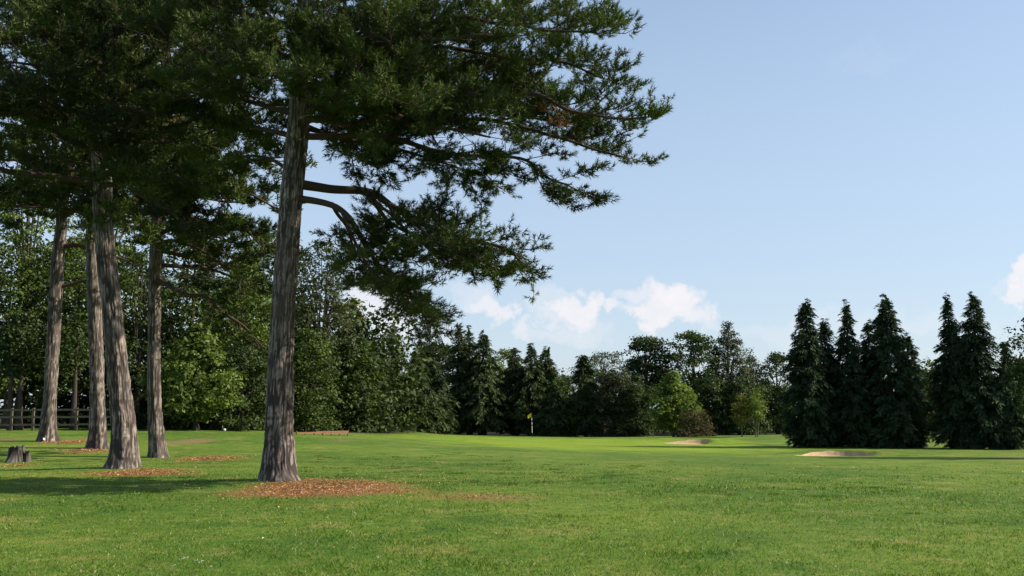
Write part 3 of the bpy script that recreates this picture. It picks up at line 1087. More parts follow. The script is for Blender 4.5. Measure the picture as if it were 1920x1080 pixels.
# foremost pine
main_limbs = [
    dict(p=[(575, 345), (650, 358, .3), (720, 378, .4), (790, 415, .3), (870, 440, .2), (944, 470, 0), (979, 492, 0)], r=.115, t0=.52, sec=1.0, ds=0.15, up=.02, hang=.14),
    dict(p=[(572, 372), (618, 380, -.3), (652, 405, -.4), (690, 460, -.5), (740, 535, -.6), (785, 562, -.6), (815, 605, -.6)], r=.08, t0=.45, sec=.95, ds=0.15, up=.02, hang=.15),
    dict(fork=1, p=[(690, 369, .35), (740, 420, 1.3), (850, 462, 1.8), (915, 492, 1.8)], r=.05, t0=.15, sec=.9, ds=0.16, up=.04, hang=.12),
    dict(p=[(565, 255), (700, 258, -.5), (850, 285, -1), (970, 300, -1), (1068, 345, -1.2)], r=.08, t0=.2, sec=1.35, ds=0.16, up=.02, hang=.22),
    dict(p=[(565, 240), (690, 270, .8), (800, 300, 1.2), (900, 330, 1.4)], r=.06, t0=.2, sec=1.1, ds=0.17, up=.0, hang=.28),
    dict(p=[(570, 200), (750, 215, .5), (944, 235, .8), (1077, 262, 1), (1166, 298, 1)], r=.09, t0=.18, sec=1.35, ds=0.15, up=.1),
    dict(p=[(570, 165), (800, 160, -1), (988, 185, -1.5), (1095, 205, -1.6), (1185, 225, -1.6)], r=.1, t0=.16, sec=1.45, ds=0.14, up=.18),
    dict(p=[(572, 130), (700, 120, 1.2), (850, 150, 2), (988, 215, 2.4), (1059, 240, 2.4)], r=.08, t0=.2, sec=1.4, ds=0.16, up=.15),
    dict(p=[(572, 95), (800, 90, .3), (988, 110, .4), (1059, 120, .4), (1122, 145, .4)], r=.085, t0=.16, sec=1.45, ds=0.14, up=.2),
    dict(p=[(572, 55), (750, 40, -1), (944, 40, -1.8), (1050, 60, -1.8), (1122, 62, -1.8)], r=.08, t0=.16, sec=1.4, ds=0.14, up=.22),
    dict(p=[(573, 20), (750, -30, 1), (900, -40, 1.4), (988, -10, 1.4), (1063, 10, 1.4)], r=.08, t0=.16, sec=1.4, ds=0.15, up=.22),
    dict(p=[(573, -30), (750, -110, -.5), (900, -120, -1), (1006, -60, -1)], r=.08, t0=.15, sec=1.4, ds=0.16, up=.25),
    dict(p=[(573, -110), (700, -190, .5), (850, -200, .8), (944, -160, .8)], r=.07, t0=.15, sec=1.4, ds=0.17, up=.25),
    dict(p=[(566, 225), (680, 225, -1.2), (800, 235, -2), (925, 250, -2.4)], r=.07, t0=.15, sec=1.4, ds=.17, up=.08),
    dict(p=[(569, 140), (680, 150, 1), (790, 190, 1.6), (900, 205, 2), (997, 160, 2)], r=.07, t0=.15, sec=1.4, ds=.17, up=.1),
    dict(p=[(571, 80), (690, 85, -2), (820, 70, -2.8), (925, 75, -3)], r=.07, t0=.15, sec=1.4, ds=.17, up=.18),
    dict(fork=1, p=[(700, 371, .35), (735, 412, -.5), (790, 455, -1.2), (880, 500, -1.2), (925, 508, -1.2)], r=.035, t0=.15, sec=.85, ds=.17, up=.0, hang=.12),
    dict(fork=1, p=[(622, 382, -.3), (645, 420, .6), (665, 465, 1.3), (700, 505, 1.6), (735, 520, 1.6)], r=.04, t0=.25, sec=.85, ds=.18, up=.0, hang=.15),
    dict(fork=1, p=[(652, 404, -.4), (675, 450, .2), (710, 500, .6), (760, 545, .7), (806, 590, .5)], r=.04, t0=.15, sec=.9, ds=.11, up=.02, hang=.12),
    dict(fork=1, p=[(640, 395, -.35), (664, 455, -1), (700, 520, -1.5), (740, 560, -1.6), (785, 580, -1.4)], r=.035, t0=.25, sec=.85, ds=.13, up=.02, hang=.1),
    dict(fork=1, p=[(725, 379, .4), (760, 415, -1), (830, 460, -2), (915, 492, -2.0)], r=.04, t0=.12, sec=.95, ds=.13, up=.04, hang=.06),
    # towards the viewer
    dict(p=[(567, 190), (620, 175, -1.5), (680, 165, -2.8), (760, 190, -3.8)], r=.08, t0=.15, sec=1.3, ds=0.16, up=.18),
    dict(p=[(570, 150), (560, 135, -1.5), (540, 130, -2.8), (520, 140, -3.8)], r=.08, t0=.2, sec=1.3, ds=0.15, up=.2),
    dict(p=[(570, 120), (500, 95, -1.2), (430, 100, -2.4), (380, 120, -3.2)], r=.08, t0=.15, sec=1.4, ds=0.16, up=.2),
    dict(p=[(571, 70), (640, 60, -1.5), (700, 70, -2.6), (760, 100, -3.4)], r=.07, t0=.2, sec=1.3, ds=0.16, up=.22),
    dict(p=[(571, 60), (480, 30, -.6), (390, 25, -1), (330, 40, -1.2)], r=.08, t0=.15, sec=1.4, ds=0.16, up=.2),
    dict(p=[(572, 0), (480, -60, -1), (380, -80, -1.6), (300, -70, -1.6)], r=.07, t0=.15, sec=1.4, ds=0.17, up=.2),
    # left and back; the deepest back limbs are added to shade the curving trunk
    dict(p=[(568, 210), (620, 230, 2.5), (680, 240, 4.5), (740, 250, 6.2)], r=.07, t0=.15, sec=1.5, ds=.22, up=.1),
    dict(p=[(570, 150), (640, 170, 2.6), (720, 180, 5), (800, 190, 7)], r=.08, t0=.15, sec=1.6, ds=.22, up=.1),
    dict(p=[(571, 110), (700, 130, 2.4), (830, 140, 4.4), (952, 170, 6)], r=.07, t0=.15, sec=1.6, ds=.24, up=.12),
    dict(p=[(572, 40), (640, 60, 2.6), (700, 80, 5), (760, 90, 7)], r=.07, t0=.15, sec=1.6, ds=.24, up=.12),
    dict(p=[(562, 215), (480, 190, .5), (400, 175, .8), (345, 185, .8)], r=.08, t0=.2, sec=1.3, ds=0.16, up=.12),
    dict(p=[(558, 260), (490, 240, 1), (430, 235, 1.6), (370, 255, 2)], r=.07, t0=.3, sec=1.2, ds=0.17, up=.04, hang=.1),
    dict(p=[(552, 325), (505, 295, .8), (465, 290, 1.2), (420, 310, 1.5)], r=.05, t0=.3, sec=.9, ds=0.21, up=.0, hang=.12),
    dict(p=[(570, 180), (640, 200, 1.8), (720, 220, 3), (800, 240, 4)], r=.08, t0=.2, sec=1.4, ds=0.16, up=.12),
    dict(p=[(570, 100), (560, 90, 1.8), (600, 80, 3), (650, 90, 4.2)], r=.08, t0=.2, sec=1.4, ds=0.17, up=.15),
    dict(p=[(567, 230), (610, 250, .3), (650, 270, .5), (690, 300, .6)], r=.045, t0=.25, sec=.9, ds=0.19, up=.0, hang=.25),
]
pine('tallest foremost pine with a leaning bare trunk rising from orange litter', 23.0,
     [(521, 907), (524, 780), (529, 640), (536, 500), (546, 380), (556, 280), (563, 200), (569, 90), (572, 0), (574, -120)],
     [.325, .288, .28, .275, .265, .255, .24, .21, .18, .15], main_limbs,
     (11.0, 16.0, 9, lambda f: 4.0 * (1 - .55 * f), dict(t0=.12, sec=1.6, ds=.25, up=.25, tw_gap=.2)), 21, .019, 101, top_h=16.5, length=.132)

KW = dict(t0=.12, sec=1.7, ds=.25, up=.14, tw_gap=.19, sub=.7)
# heavy pine, second from the front
pine('thick curving pine trunk with an S bend beside the grey stump', 28.5,
     [(233, 881), (232, 800), (224, 720), (212, 600), (199, 480), (193, 380), (190, 260), (198, 160), (202, 60), (206, -60)],
     [.36, .315, .30, .285, .27, .26, .245, .22, .2, .16],
     [dict(p=[(195, 330), (280, 315, -1.5), (340, 330, -2.5), (400, 370, -3)], r=.1, **{**KW, 'hang': .12}),
      dict(p=[(193, 350), (240, 350, -2), (300, 380, -3), (350, 420, -3.4)], r=.08, **{**KW, 'hang': .16}),
      dict(p=[(192, 290), (290, 240, -1), (390, 220, -2), (460, 240, -2)], r=.1, **KW),
      dict(p=[(192, 250), (110, 210, -.5), (30, 190, -1), (-60, 200, -1)], r=.1, **KW),
      dict(p=[(195, 200), (290, 150, -1.5), (380, 110, -2.5), (450, 110, -3)], r=.1, **KW),
      dict(p=[(198, 150), (100, 100, -1.5), (0, 80, -2), (-90, 90, -2)], r=.1, **KW),
      dict(p=[(200, 100), (290, 60, .5), (400, 20, 1), (500, 10, 1)], r=.1, **KW),
      dict(p=[(200, 130), (180, 120, -2), (150, 120, -3.6), (110, 140, -4.6)], r=.09, **KW),
      dict(p=[(200, 70), (240, 50, -2), (270, 40, -3.6), (310, 60, -4.6)], r=.09, **KW),
      dict(p=[(195, 230), (230, 200, -2), (250, 190, -3), (280, 210, -4)], r=.08, **KW),
      dict(p=[(203, 40), (110, -10, 0), (10, -40, 0), (-80, -40, 0)], r=.1, **KW),
      ],
     (8.0, 16.5, 28, lambda f: 4.6 * (1 - .5 * f), dict(t0=.12, sec=1.6, ds=.3, up=.2, tw_gap=.22, sub=.7)), 13, .03, 202, nseg=120, nz=190, top_h=18.5, length=.17)

pine('slim straight pine trunk, pale and sunlit, with one long low limb', 36.0,
     [(296, 859), (290, 760), (289, 660), (290, 560), (293, 480), (298, 400), (307, 290), (310, 180), (312, 60)],
     [.275, .24, .23, .225, .22, .215, .205, .185, .16],
     [dict(p=[(293, 526), (340, 540, -.8), (385, 560, -1.5), (440, 595, -1.8), (500, 650, -2)], r=.11, t0=.55, sec=1.2, ds=.3, up=.0, tw_gap=.22, hang=.08),
      dict(p=[(296, 440), (360, 420, -.5), (430, 420, -1), (500, 460, -1)], r=.09, **{**KW, 'hang': .14}),
      dict(p=[(297, 470), (360, 480, .5), (430, 500, 1), (490, 550, 1.2)], r=.09, **{**KW, 'hang': .14}),
      dict(p=[(300, 400), (380, 370, -1), (450, 360, -1.5), (520, 390, -1.5)], r=.09, **{**KW, 'hang': .06}),
      dict(p=[(294, 500), (360, 500, .8), (430, 520, 1.4), (490, 560, 1.6)], r=.08, **{**KW, 'hang': .14}),
      dict(p=[(295, 455), (350, 460, -1.4), (410, 490, -2), (450, 540, -2.2)], r=.07, **{**KW, 'hang': .16}),
      dict(p=[(299, 390), (380, 410, 1.2), (460, 430, 2), (520, 470, 2)], r=.08, **{**KW, 'hang': .1}),
      dict(p=[(297, 430), (260, 410, -2), (240, 420, -3), (220, 450, -3.5)], r=.08, **KW),
      dict(p=[(300, 370), (350, 350, -2), (400, 350, -3), (440, 390, -3.4)], r=.08, **KW),
      dict(p=[(303, 350), (230, 330, 0), (160, 330, 0), (110, 350, 0)], r=.08, **KW),
      dict(p=[(306, 240), (380, 200, -1), (450, 180, -2), (510, 190, -2)], r=.08, **KW),
      dict(p=[(306, 300), (380, 300, .5), (450, 290, 1), (510, 310, 1)], r=.08, **KW)],
     (8.5, 17.5, 26, lambda f: 4.4 * (1 - .5 * f), dict(t0=.12, sec=1.6, ds=.34, up=.18, tw_gap=.26, sub=.75)), 11, .042, 303, nseg=80, nz=170, top_h=19.0, length=.18)

pine('partly hidden pine trunk close behind the thick curving trunk', 40.0,
     [(184, 841), (183, 760), (181, 680), (178, 600), (175, 500), (173, 400), (172, 300), (172, 180)],
     [.33, .29, .275, .26, .25, .245, .225, .19],
     [dict(p=[(175, 400), (230, 390, -1), (280, 400, -1.5), (330, 430, -1.5)], r=.08, **KW),
      dict(p=[(174, 380), (120, 380, -1), (60, 390, -1.5), (10, 400, -1.5)], r=.08, **KW)],
     (9.0, 18.5, 26, lambda f: 4.8 * (1 - .5 * f), dict(t0=.12, sec=1.7, ds=.38, up=.18, tw_gap=.3, sub=.8)), 11, .047, 404, nseg=64, nz=130, top_h=19.5, length=.2)

pine('leftmost reddish pine trunk standing nearest the rail fence', 44.0,
     [(88, 828), (94, 740), (99, 650), (104, 560), (110, 470), (117, 400), (124, 300), (128, 180)],
     [.32, .285, .275, .265, .255, .245, .225, .19],
     [dict(p=[(111, 466), (140, 460, 0), (165, 463, 0), (215, 480, .4), (250, 500, .6)], r=.12, t0=.55, sec=1.0, ds=.4, up=.05, tw_gap=.26),
      dict(p=[(107, 540), (135, 532, 0), (165, 524, 0), (210, 530, 0)], r=.085, t0=.6, sec=.8, ds=.4, up=.05, tw_gap=.26),
      dict(p=[(116, 410), (160, 385, -1), (210, 380, -1.5), (260, 400, -1.5)], r=.1, **KW),
      dict(p=[(116, 400), (80, 380, -1), (50, 375, -1.5), (20, 385, -1.5)], r=.09, **KW)],
     (11.0, 19.0, 28, lambda f: 5.0 * (1 - .5 * f), dict(t0=.12, sec=1.7, ds=.38, up=.18, tw_gap=.3, sub=.8)), 11, .047, 505, nseg=64, nz=130, top_h=20.0, length=.2)

# ------------------------------------------------------------------ the wood on the left
GW = 'broadleaf trees along the edge of the left wood'
BROAD = [
    # label, px, Y, top_py, R, shape, n, leaf, mat, kw
    ('tall open crowned tree at the left edge, sky showing through its branches', 40, 61, 262, 4.0, 'egg', 9000, .24, 'syc', dict(trunk_r=.28, branches=40, clump=.75, z0=4.5)),
    ('mid green leafy tree low at the left edge, behind the fence', 15, 59, 430, 3.4, 'skirt', 12000, .2, 'oak', dict(z0=1.8, trunk_r=.16)),
    ('dark tree glimpsed between the leftmost pine trunk and its neighbour', 145, 60, 430, 3.0, 'skirt', 10000, .2, 'oak', dict(z0=2.2, trunk_r=.2)),
    ('tall dark leafy tree high between the left pines', 190, 66, 250, 4.4, 'egg', 10000, .24, 'syc', dict(z0=5, trunk_r=.25)),
    ('dark tree in the gap right of the thick curving trunk', 255, 61, 470, 3.0, 'skirt', 9000, .2, 'deep', dict(z0=1.6)),
    ('bright sunlit sycamore with layered drooping boughs right of the slim pale trunk', 372, 56.5, 606, 3.3, 'egg', 10500, .25, 'syc', dict(z0=.9, trunk_r=.15, clump=.7)),
    ('tall tree behind the sycamore, reaching up into the pine boughs', 345, 66, 400, 4.6, 'egg', 11000, .24, 'oak', dict(z0=3, trunk_r=.25)),
    ('bright yellowish green tree top just left of the tallest pine trunk', 455, 62, 440, 2.9, 'egg', 9000, .24, 'syc', dict(z0=3.0, trunk_r=.2)),
    ('tall dim tree rising behind the upper half of the tallest trunk', 512, 71, 428, 3.3, 'round', 8000, .24, 'oak', dict(z0=3.0, trunk_r=.2)),
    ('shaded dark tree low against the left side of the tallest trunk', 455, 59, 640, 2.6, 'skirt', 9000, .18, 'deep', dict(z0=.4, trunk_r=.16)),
    ('tall feathery tree right of the tallest trunk with sky between its twigs', 600, 70, 445, 2.9, 'round', 9500, .2, 'grey', dict(z0=3.5, trunk_r=.2, branches=36, clump=.65)),
    ('mid green tree with rusty patches just right of the tallest trunk', 578, 63, 610, 2.3, 'skirt', 10000, .19, 'oak', dict(z0=.3, trunk_r=.14)),
    ('yellowing tree top seen beneath the lowest pine bough', 662, 78, 552, 1.9, 'egg', 6000, .2, 'gold', dict(z0=4, trunk_r=.16, clump=.6)),
    ('rounded glossy green tree in the middle of the left wood edge', 640, 72, 628, 2.9, 'skirt', 13000, .19, 'oak', dict(z0=.3, trunk_r=.16)),
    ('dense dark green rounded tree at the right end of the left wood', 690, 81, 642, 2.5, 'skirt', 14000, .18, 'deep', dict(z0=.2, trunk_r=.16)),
    ('thin grey green tree with fine twigs rising behind the wood end', 735, 88, 612, 1.9, 'egg', 6500, .17, 'grey', dict(z0=4, trunk_r=.13, branches=40, clump=.55)),
]
for i, (lab, px, Y, tp, R, shp, n, lf, mt, kw) in enumerate(BROAD):
    broadleaf(lab, px, Y, tp, R, shp, n, lf, mt, 900 + i * 13, group=GW, **kw)
# understorey shrubs along the foot of the wood
SHR = [(205, 57.5, 745, 1.2, 'deep', 'dark shrub by the fence between two left pine trunks'), (265, 57.5, 770, .9, 'deep', 'small dark shrub beside the slim pale trunk'),
       (320, 57.5, 745, 1.3, 'oak', 'leafy shrub right beside the slim pale trunk foot'), (372, 58.5, 765, 1.2, 'deep', 'dark shrub under the sunlit sycamore'),
       (425, 57.6, 770, 1.0, 'oak', 'shrub with scattered pale leaves behind the white tee marker'), (470, 60, 740, 1.3, 'deep', 'dark shrub left behind the tallest pine trunk'),
       (560, 63, 765, .9, 'grey', 'pale twiggy shrub right of the tallest trunk foot'), (605, 65, 755, 1.3, 'deep', 'dark shrub behind the low brown rail'),
       (655, 74, 762, 1.5, 'oak', 'leafy shrub beyond the right end of the brown rail'), (715, 83, 772, 1.4, 'oak', 'low olive shrub behind the small grass mound'),
       (745, 85, 790, 1.0, 'deep', 'small dark shrub at the corner of the left wood')]
for i, (px, Y, tp, R, mt, lab) in enumerate(SHR):
    broadleaf(lab, px, Y, tp, R, 'bush', 2700, .16, mt, 1500 + i * 7, name='shrub', cat='shrub', z0=.02, trunk_r=.05, group='shrubs along the foot of the left wood', clump=.4, branches=8)
# thin bare stems in the shade behind the fence
for i, (px, tp, lab) in enumerate([(27, 640, 'thin shaded stem behind the fence at the left edge'), (42, 620, 'second thin stem behind the fence, left of the leftmost pine'), (143, 600, 'dark bare stem behind the fence between two pine trunks')]):
    X = at(px, 700, 55.2)[0]
    zb = gz(X, 55.2)
    root = empty('sapling', (X, 55.2, zb), lab, 'tree', 'thin stems behind the fence')
    bpy.context.view_layer.update()
    g = Geo()
    rng = np.random.default_rng(60 + i)
    wood_trunk(g, np.array([X, 55.2, zb]), np.array([X + .3 * (i - 1), 55.4, zb + 5.5]), .17, rng)
    build(g, 'trunk', M['wood'], root, True)
    me, C, cr = crown_mesh(np.array([X, 55.2, zb]), 3.4, 3.2, 1.2, 'round', 1500, .2, M['deep'], 70 + i, .5)
    co = new_obj('crown', me, root); co['kind'] = 'stuff'


def woodland(name, label, items, mat, leaf, per, seed):
    Vs, Fs, Ts, n = [], [], [], 0
    tr = Geo()
    for k, (X, Y, H, R) in enumerate(items):
        b = np.array([X, Y, gz(X, Y)])
        me, C, cr = crown_mesh(b, .2, H, R, 'skirt', per, leaf, M[mat], seed + k, 1.1)
        nv = len(me.vertices)
        co = np.empty(nv * 3, np.float32); me.vertices.foreach_get('co', co)
        t = np.empty(nv, np.float32); me.attributes['tint'].data.foreach_get('value', t)
        fc = np.empty(len(me.loops), np.int32); me.loops.foreach_get('vertex_index', fc)
        Vs.append(co.reshape(-1, 3)); Ts.append(t); Fs.append(fc.reshape(-1, 3) + n); n += nv
        bpy.data.meshes.remove(me)
    o = new_obj(name, mesh_np(name, np.concatenate(Vs), np.concatenate(Fs), M[mat], False, {'tint': np.concatenate(Ts)}))
    return tag(o, label, kind='stuff')


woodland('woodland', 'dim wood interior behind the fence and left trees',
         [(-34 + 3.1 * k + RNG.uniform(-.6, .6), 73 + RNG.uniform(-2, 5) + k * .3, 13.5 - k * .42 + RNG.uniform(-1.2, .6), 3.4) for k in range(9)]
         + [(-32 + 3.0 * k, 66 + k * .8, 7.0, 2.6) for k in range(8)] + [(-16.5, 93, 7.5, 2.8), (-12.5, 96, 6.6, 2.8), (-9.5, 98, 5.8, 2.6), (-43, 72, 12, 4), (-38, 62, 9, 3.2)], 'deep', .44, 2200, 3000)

# ------------------------------------------------------------------ trees across the middle distance
GM = 'conifers behind the putting green'
CON = [('small dark conifer at the left end of the row behind the green', 780, 86, 655, 1.85, 2300, .0, 1),
       ('dark bushy conifer second from the left behind the green', 812, 92, 668, 1.9, 2300, 0, 1),
       ('leftmost of the three tall spires behind the green', 858, 103, 612, 2.3, 3000, .1, 1),
       ('middle one of the three tall spires behind the green', 881, 104, 611, 1.9, 2800, -.1, 1),
       ('rightmost fullest of the three tall spires behind the green', 905, 102, 619, 2.5, 3200, .1, 2),
       ('short blunt spire between the three tall spires and the flag', 966, 105, 646, 2.4, 2500, 0, 1),
       ('pointed dark spire directly above the yellow flag', 996, 103, 642, 2.3, 2700, 0, 1),
       ('narrow twin tipped spire just right of the yellow flag', 1021, 104, 648, 2.1, 2500, .15, 3),
       ('small dark conifer standing low behind the flagstick', 1035, 100, 722, 1.6, 1600, 0, 1),
       ('smooth narrow conifer at the start of the mixed trees right of the flag', 1098, 100, 664, 1.25, 2400, -.2, 1)]
for i, (lab, px, Y, tp, R, n, ln, le) in enumerate(CON):
    cypress(lab, px, Y, tp, R, int(n * .85), 4000 + i, 'cypress_mid', GM, ln, le, .8 if px != 1098 else .45, .62)
MID = [
    ('flat topped dark pine crown left of the three spires', 818, 112, 640, 2.3, 'flat', 4200, .24, 'deep', dict(z0=6.2, trunk_r=.2, clump=.8)),
    ('yellow green broad tree between the spires', 945, 113, 652, 2.5, 'round', 5200, .24, 'lime', dict(z0=2)),
    ('olive tree fading yellow beside the right spires', 1052, 106, 705, 1.9, 'skirt', 4200, .2, 'oak', dict(z0=.4)),
    ('small dark pine crown in the gap right of the spires', 1042, 128, 690, 1.9, 'flat', 2600, .26, 'deep', dict(z0=4.5)),
    ('grey twiggy half bare tree right of the gap', 1130, 108, 655, 3.2, 'skirt', 7000, .17, 'grey', dict(z0=2.0, branches=70, clump=.7)),
    ('dark brownish bushy tree in front of the twiggy tree', 1150, 99, 690, 2.2, 'skirt', 7500, .18, 'umber', dict(z0=.1)),
    ('dark green bushy tree left of the bright green tree', 1195, 98, 700, 2.0, 'skirt', 7500, .18, 'deep', dict(z0=.1)),
    ('domed dark tree with its branches showing against the sky', 1212, 116, 626, 3.1, 'round', 5200, .26, 'deep', dict(z0=4.5, trunk_r=.25, branches=40, clump=.85)),
    ('broad dark green tree with a rounded top in the tree line', 1297, 114, 620, 3.4, 'round', 8000, .24, 'oak', dict(z0=3, trunk_r=.25, clump=.9)),
    ('tall pale grey green tree with a pointed top', 1366, 112, 598, 2.7, 'poplar', 7000, .18, 'grey', dict(z0=3, trunk_r=.2, branches=50, clump=.65)),
    ('thin bare topped tree beside the pointed tree', 1408, 114, 652, 2.0, 'egg', 2600, .18, 'grey', dict(z0=3, branches=60, clump=.6)),
    ('dark green tree left of the right conifers', 1456, 108, 660, 2.5, 'skirt', 6500, .22, 'deep', dict(z0=.5)),
    ('dark tree filling the tree line behind the young trees', 1385, 104, 705, 2.6, 'skirt', 6500, .22, 'deep', dict(z0=.2)),
    ('shaded tree low in the tree line behind the brown bush', 1325, 104, 700, 2.5, 'skirt', 6500, .22, 'deep', dict(z0=.2)),
    ('bright green sunlit tree above the smaller bunker', 1262, 88, 694, 2.35, 'egg', 7000, .21, 'lime', dict(z0=1.0, trunk_r=.14, clump=.6)),
    ('low olive tree right of the flag with lit leaves', 1068, 101, 740, 1.3, 'skirt', 3200, .19, 'oak', dict(z0=.1)),
    ('dark green tree in the gap between the two right conifer groups', 1745, 84, 672, 1.7, 'skirt', 5200, .2, 'oak', dict(z0=.3)),
    ('leafy tree behind the rightmost small conifer', 1912, 78, 668, 1.6, 'skirt', 5200, .19, 'deep', dict(z0=1.0)),
]
for i, (lab, px, Y, tp, R, shp, n, lf, mt, kw) in enumerate(MID):
    broadleaf(lab, px, Y, tp, R * 1.2, shp, int(n * 1.65), lf * 1.15, mt, 5000 + i * 17, group='trees in the far tree line', **kw)
broadleaf('round brown bush on the mound beneath the bright green tree', 1301, 83, 762, 1.75, 'bush', 7500, .12, 'brown', 5601, name='bush', cat='bush', z0=.02, trunk_r=.08, clump=.38, branches=14)
broadleaf('left of the two young yellow green trees, on one slim stem', 1388, 79.5, 738, 1.0, 'egg', 1800, .15, 'gold', 5611, name='young_tree', z0=1.2, trunk_r=.055, clump=.35, wood='pale_wood', group='young trees on the mound', branches=16)
broadleaf('right of the two young yellow green trees, on leaning twin stems', 1416, 79.5, 728, .95, 'round', 1700, .15, 'lime', 5617, name='young_tree', z0=1.3, trunk_r=.06, clump=.35, wood='pale_wood', group='young trees on the mound', branches=16, multi=2)
woodland('distant_treeline', 'distant band of trees closing the view beyond the green',
         [(-9 + 4.2 * k + RNG.uniform(-1, 1), 128 + RNG.uniform(-5, 8), 5.6 + RNG.uniform(-.9, .9), 3.6) for k in range(20)] + [(54 + 4 * k, 92 + 2 * k, 7.5, 3.4) for k in range(4)] + [(8 + 4.4 * k, 120 + RNG.uniform(-3, 3), 6.3 + RNG.uniform(-.8, .8), 3.4) for k in range(8)],
         'deep', .42, 1350, 3500)

# ------------------------------------------------------------------ dark conifers on the right
GR = 'dark conifers in the right groups'
RC = [('leftmost dark conifer of the right row with a blunt nodding top', 1513, 63.5, 560, 1.45, 6500, .12, 2, .68),
      ('lower dark shoulder conifer right of the leftmost one', 1550, 65, 598, 1.2, 4200, -.05, 2, .6),
      ('second tall dark conifer of the right row, thin at the tip', 1592, 64, 562, 1.35, 5600, .0, 1, .85),
      ('short slender spire squeezed between two tall right conifers', 1630, 65, 598, 1.0, 3400, .05, 1, .6),
      ('broadest dark conifer closing the right row, two tips', 1668, 63.5, 550, 1.65, 7500, -.08, 2, .66),
      ('narrow low flank conifer right of the broadest one', 1702, 65, 625, 1.15, 3800, .1, 1, .6),
      ('slimmer left one of the two joined far right conifers', 1786, 63, 550, 1.3, 5600, -.1, 1, .85),
      ('taller right one of the two joined far right conifers', 1830, 62.5, 546, 1.6, 7500, .1, 1, .74),
      ('small thin conifer at the far right edge', 1886, 62, 642, 1.0, 3600, .0, 1, .8)]
for i, (lab, px, Y, tp, R, n, ln, le, pw) in enumerate(RC):
    cypress(lab, px, Y, tp, R, int(n * .68), 7000 + i, 'cypress', GR, ln, le, pw, .42, skirt=.02)
broadleaf('broadleaf tree beyond the right edge with leafy twigs reaching into view', 1990, 45, 560, 2.6, 'round', 9000, .17, 'deep', 7801, z0=1.4, trunk_r=.16, clump=.5, branches=40)

# ------------------------------------------------------------------ fence
fx = [-22 + 41 * k for k in range(7)]
fp = []
for px in fx:
    X = at(px, 800, 54.0)[0]
    fp.append((X, 54.0 + .02 * (px % 7), gz(X, 54.0)))
fr = empty('rail_fence', fp[0], 'weathered three rail wooden fence behind the left pines', 'fence')
bpy.context.view_layer.update()
for k, (X, Y, Z) in enumerate(fp):
    g = Geo()
    g.box((X, Y, Z + .58), .11, .09, 1.26, RNG.uniform(-.1, .1))
    build(g, 'post', M['fence'], fr)
    if k:
        X0, Y0, Z0 = fp[k - 1]
        for hgt in (.32, .72, 1.1):
            g = Geo()
            a0 = np.array([X0 + .02, Y0 - .063, Z0 + hgt + RNG.uniform(-.02, .02)]); a1 = np.array([X - .02, Y - .063, Z + hgt + RNG.uniform(-.02, .02)])
            L = np.linalg.norm(a1 - a0)
            g.box((a0 + a1) / 2, L, .032, .105, math.atan2(a1[1] - a0[1], a1[0] - a0[0]))
            build(g, 'rail', M['fence'], fr)

# ------------------------------------------------------------------ low brown rail
A0, A1 = at(556, 813, 57), at(652, 811, 60)
A0[2], A1[2] = gz(A0[0], A0[1]), gz(A1[0], A1[1])
lr = empty('low_rail', A0, 'long low brown wooden rail on short posts at the wood edge', 'barrier rail')
bpy.context.view_layer.update()
ang = math.atan2(A1[1] - A0[1], A1[0] - A0[0])
for k in range(7):
    f = k / 6
    p = A0 + (A1 - A0) * f
    p[2] = gz(p[0], p[1])
    g = Geo(); g.box(p + [0, .0, .06], .07, .07, .26, ang)
    build(g, 'post', M['dark_wood'], lr)
for f0, f1, hh, off in ((0, .5, .11, 0), (.5, 1, .12, 0), (.35, 1, .2, .3)):
    p0, p1 = A0 + (A1 - A0) * f0, A0 + (A1 - A0) * f1
    p0[2], p1[2] = gz(p0[0], p0[1]), gz(p1[0], p1[1])
    c = (p0 + p1) / 2 + [0, off - .06, hh]
    g = Geo(); g.box(c, np.linalg.norm(p1 - p0) - .01, .06, .085, ang)
    build(g, 'rail', M['rail'], lr)

# ------------------------------------------------------------------ stump
sp = ground_at(31, 866)
sx, sy = sp[0], sp[1]
st = empty('tree_stump', (sx, sy, gz(sx, sy)), 'grey weathered broken tree stump with a splintered top on the lawn', 'stump')
bpy.context.view_layer.update()


def stump_piece(name, cx, cy, r, h, seed, flare):
    ns, nh = 56, 22
    a = np.linspace(0, 2 * math.pi, ns, endpoint=False)
    topz = h * (.78 + .26 * (vnoise(np.cos(a) * 1.6 + seed, np.sin(a) * 1.6, seed=seed) - .3) + .16 * vnoise(np.cos(a) * 6, np.sin(a) * 6, seed=seed + 1))
    V, T = [], []
    z0 = gz(cx, cy)
    for j in range(nh + 2):
        f = min(1, j / (nh - 1))
        ins = 1.0 if j < nh else (.8 if j == nh else .45)
        zz = topz * f * (1 if j < nh else (.93 if j == nh else .6)) - .08
        rid = 1 - np.abs(2 * vnoise(np.cos(a) * 6 + 3, np.sin(a) * 6, zz * 1.6, seed=seed + 2) - 1)
        rr = r * ins * (1 - .12 * f + flare * np.exp(-np.maximum(zz, 0) / .13) * (.6 + .5 * np.cos(3 * a + seed))) - .05 * rid ** 2
        V.append(np.stack([cx + rr * np.cos(a), cy + rr * np.sin(a), z0 + zz], axis=1)); T.append(1 - rid ** 2)
    V = np.concatenate(V); T = np.concatenate(T)
    q = [(j * ns + i, j * ns + (i + 1) % ns, (j + 1) * ns + (i + 1) % ns, (j + 1) * ns + i) for j in range(nh + 1) for i in range(ns)]
    return new_obj(name, mesh_np(name, V, np.array(q), M['stump'], True, {'tint': np.clip(T, 0, 1)}), st)


stump_piece('stump_body', sx - .03, sy, .27, .6, 5, .75)
stump_piece('splinter', sx + .33, sy + .02, .11, .44, 9, .5)

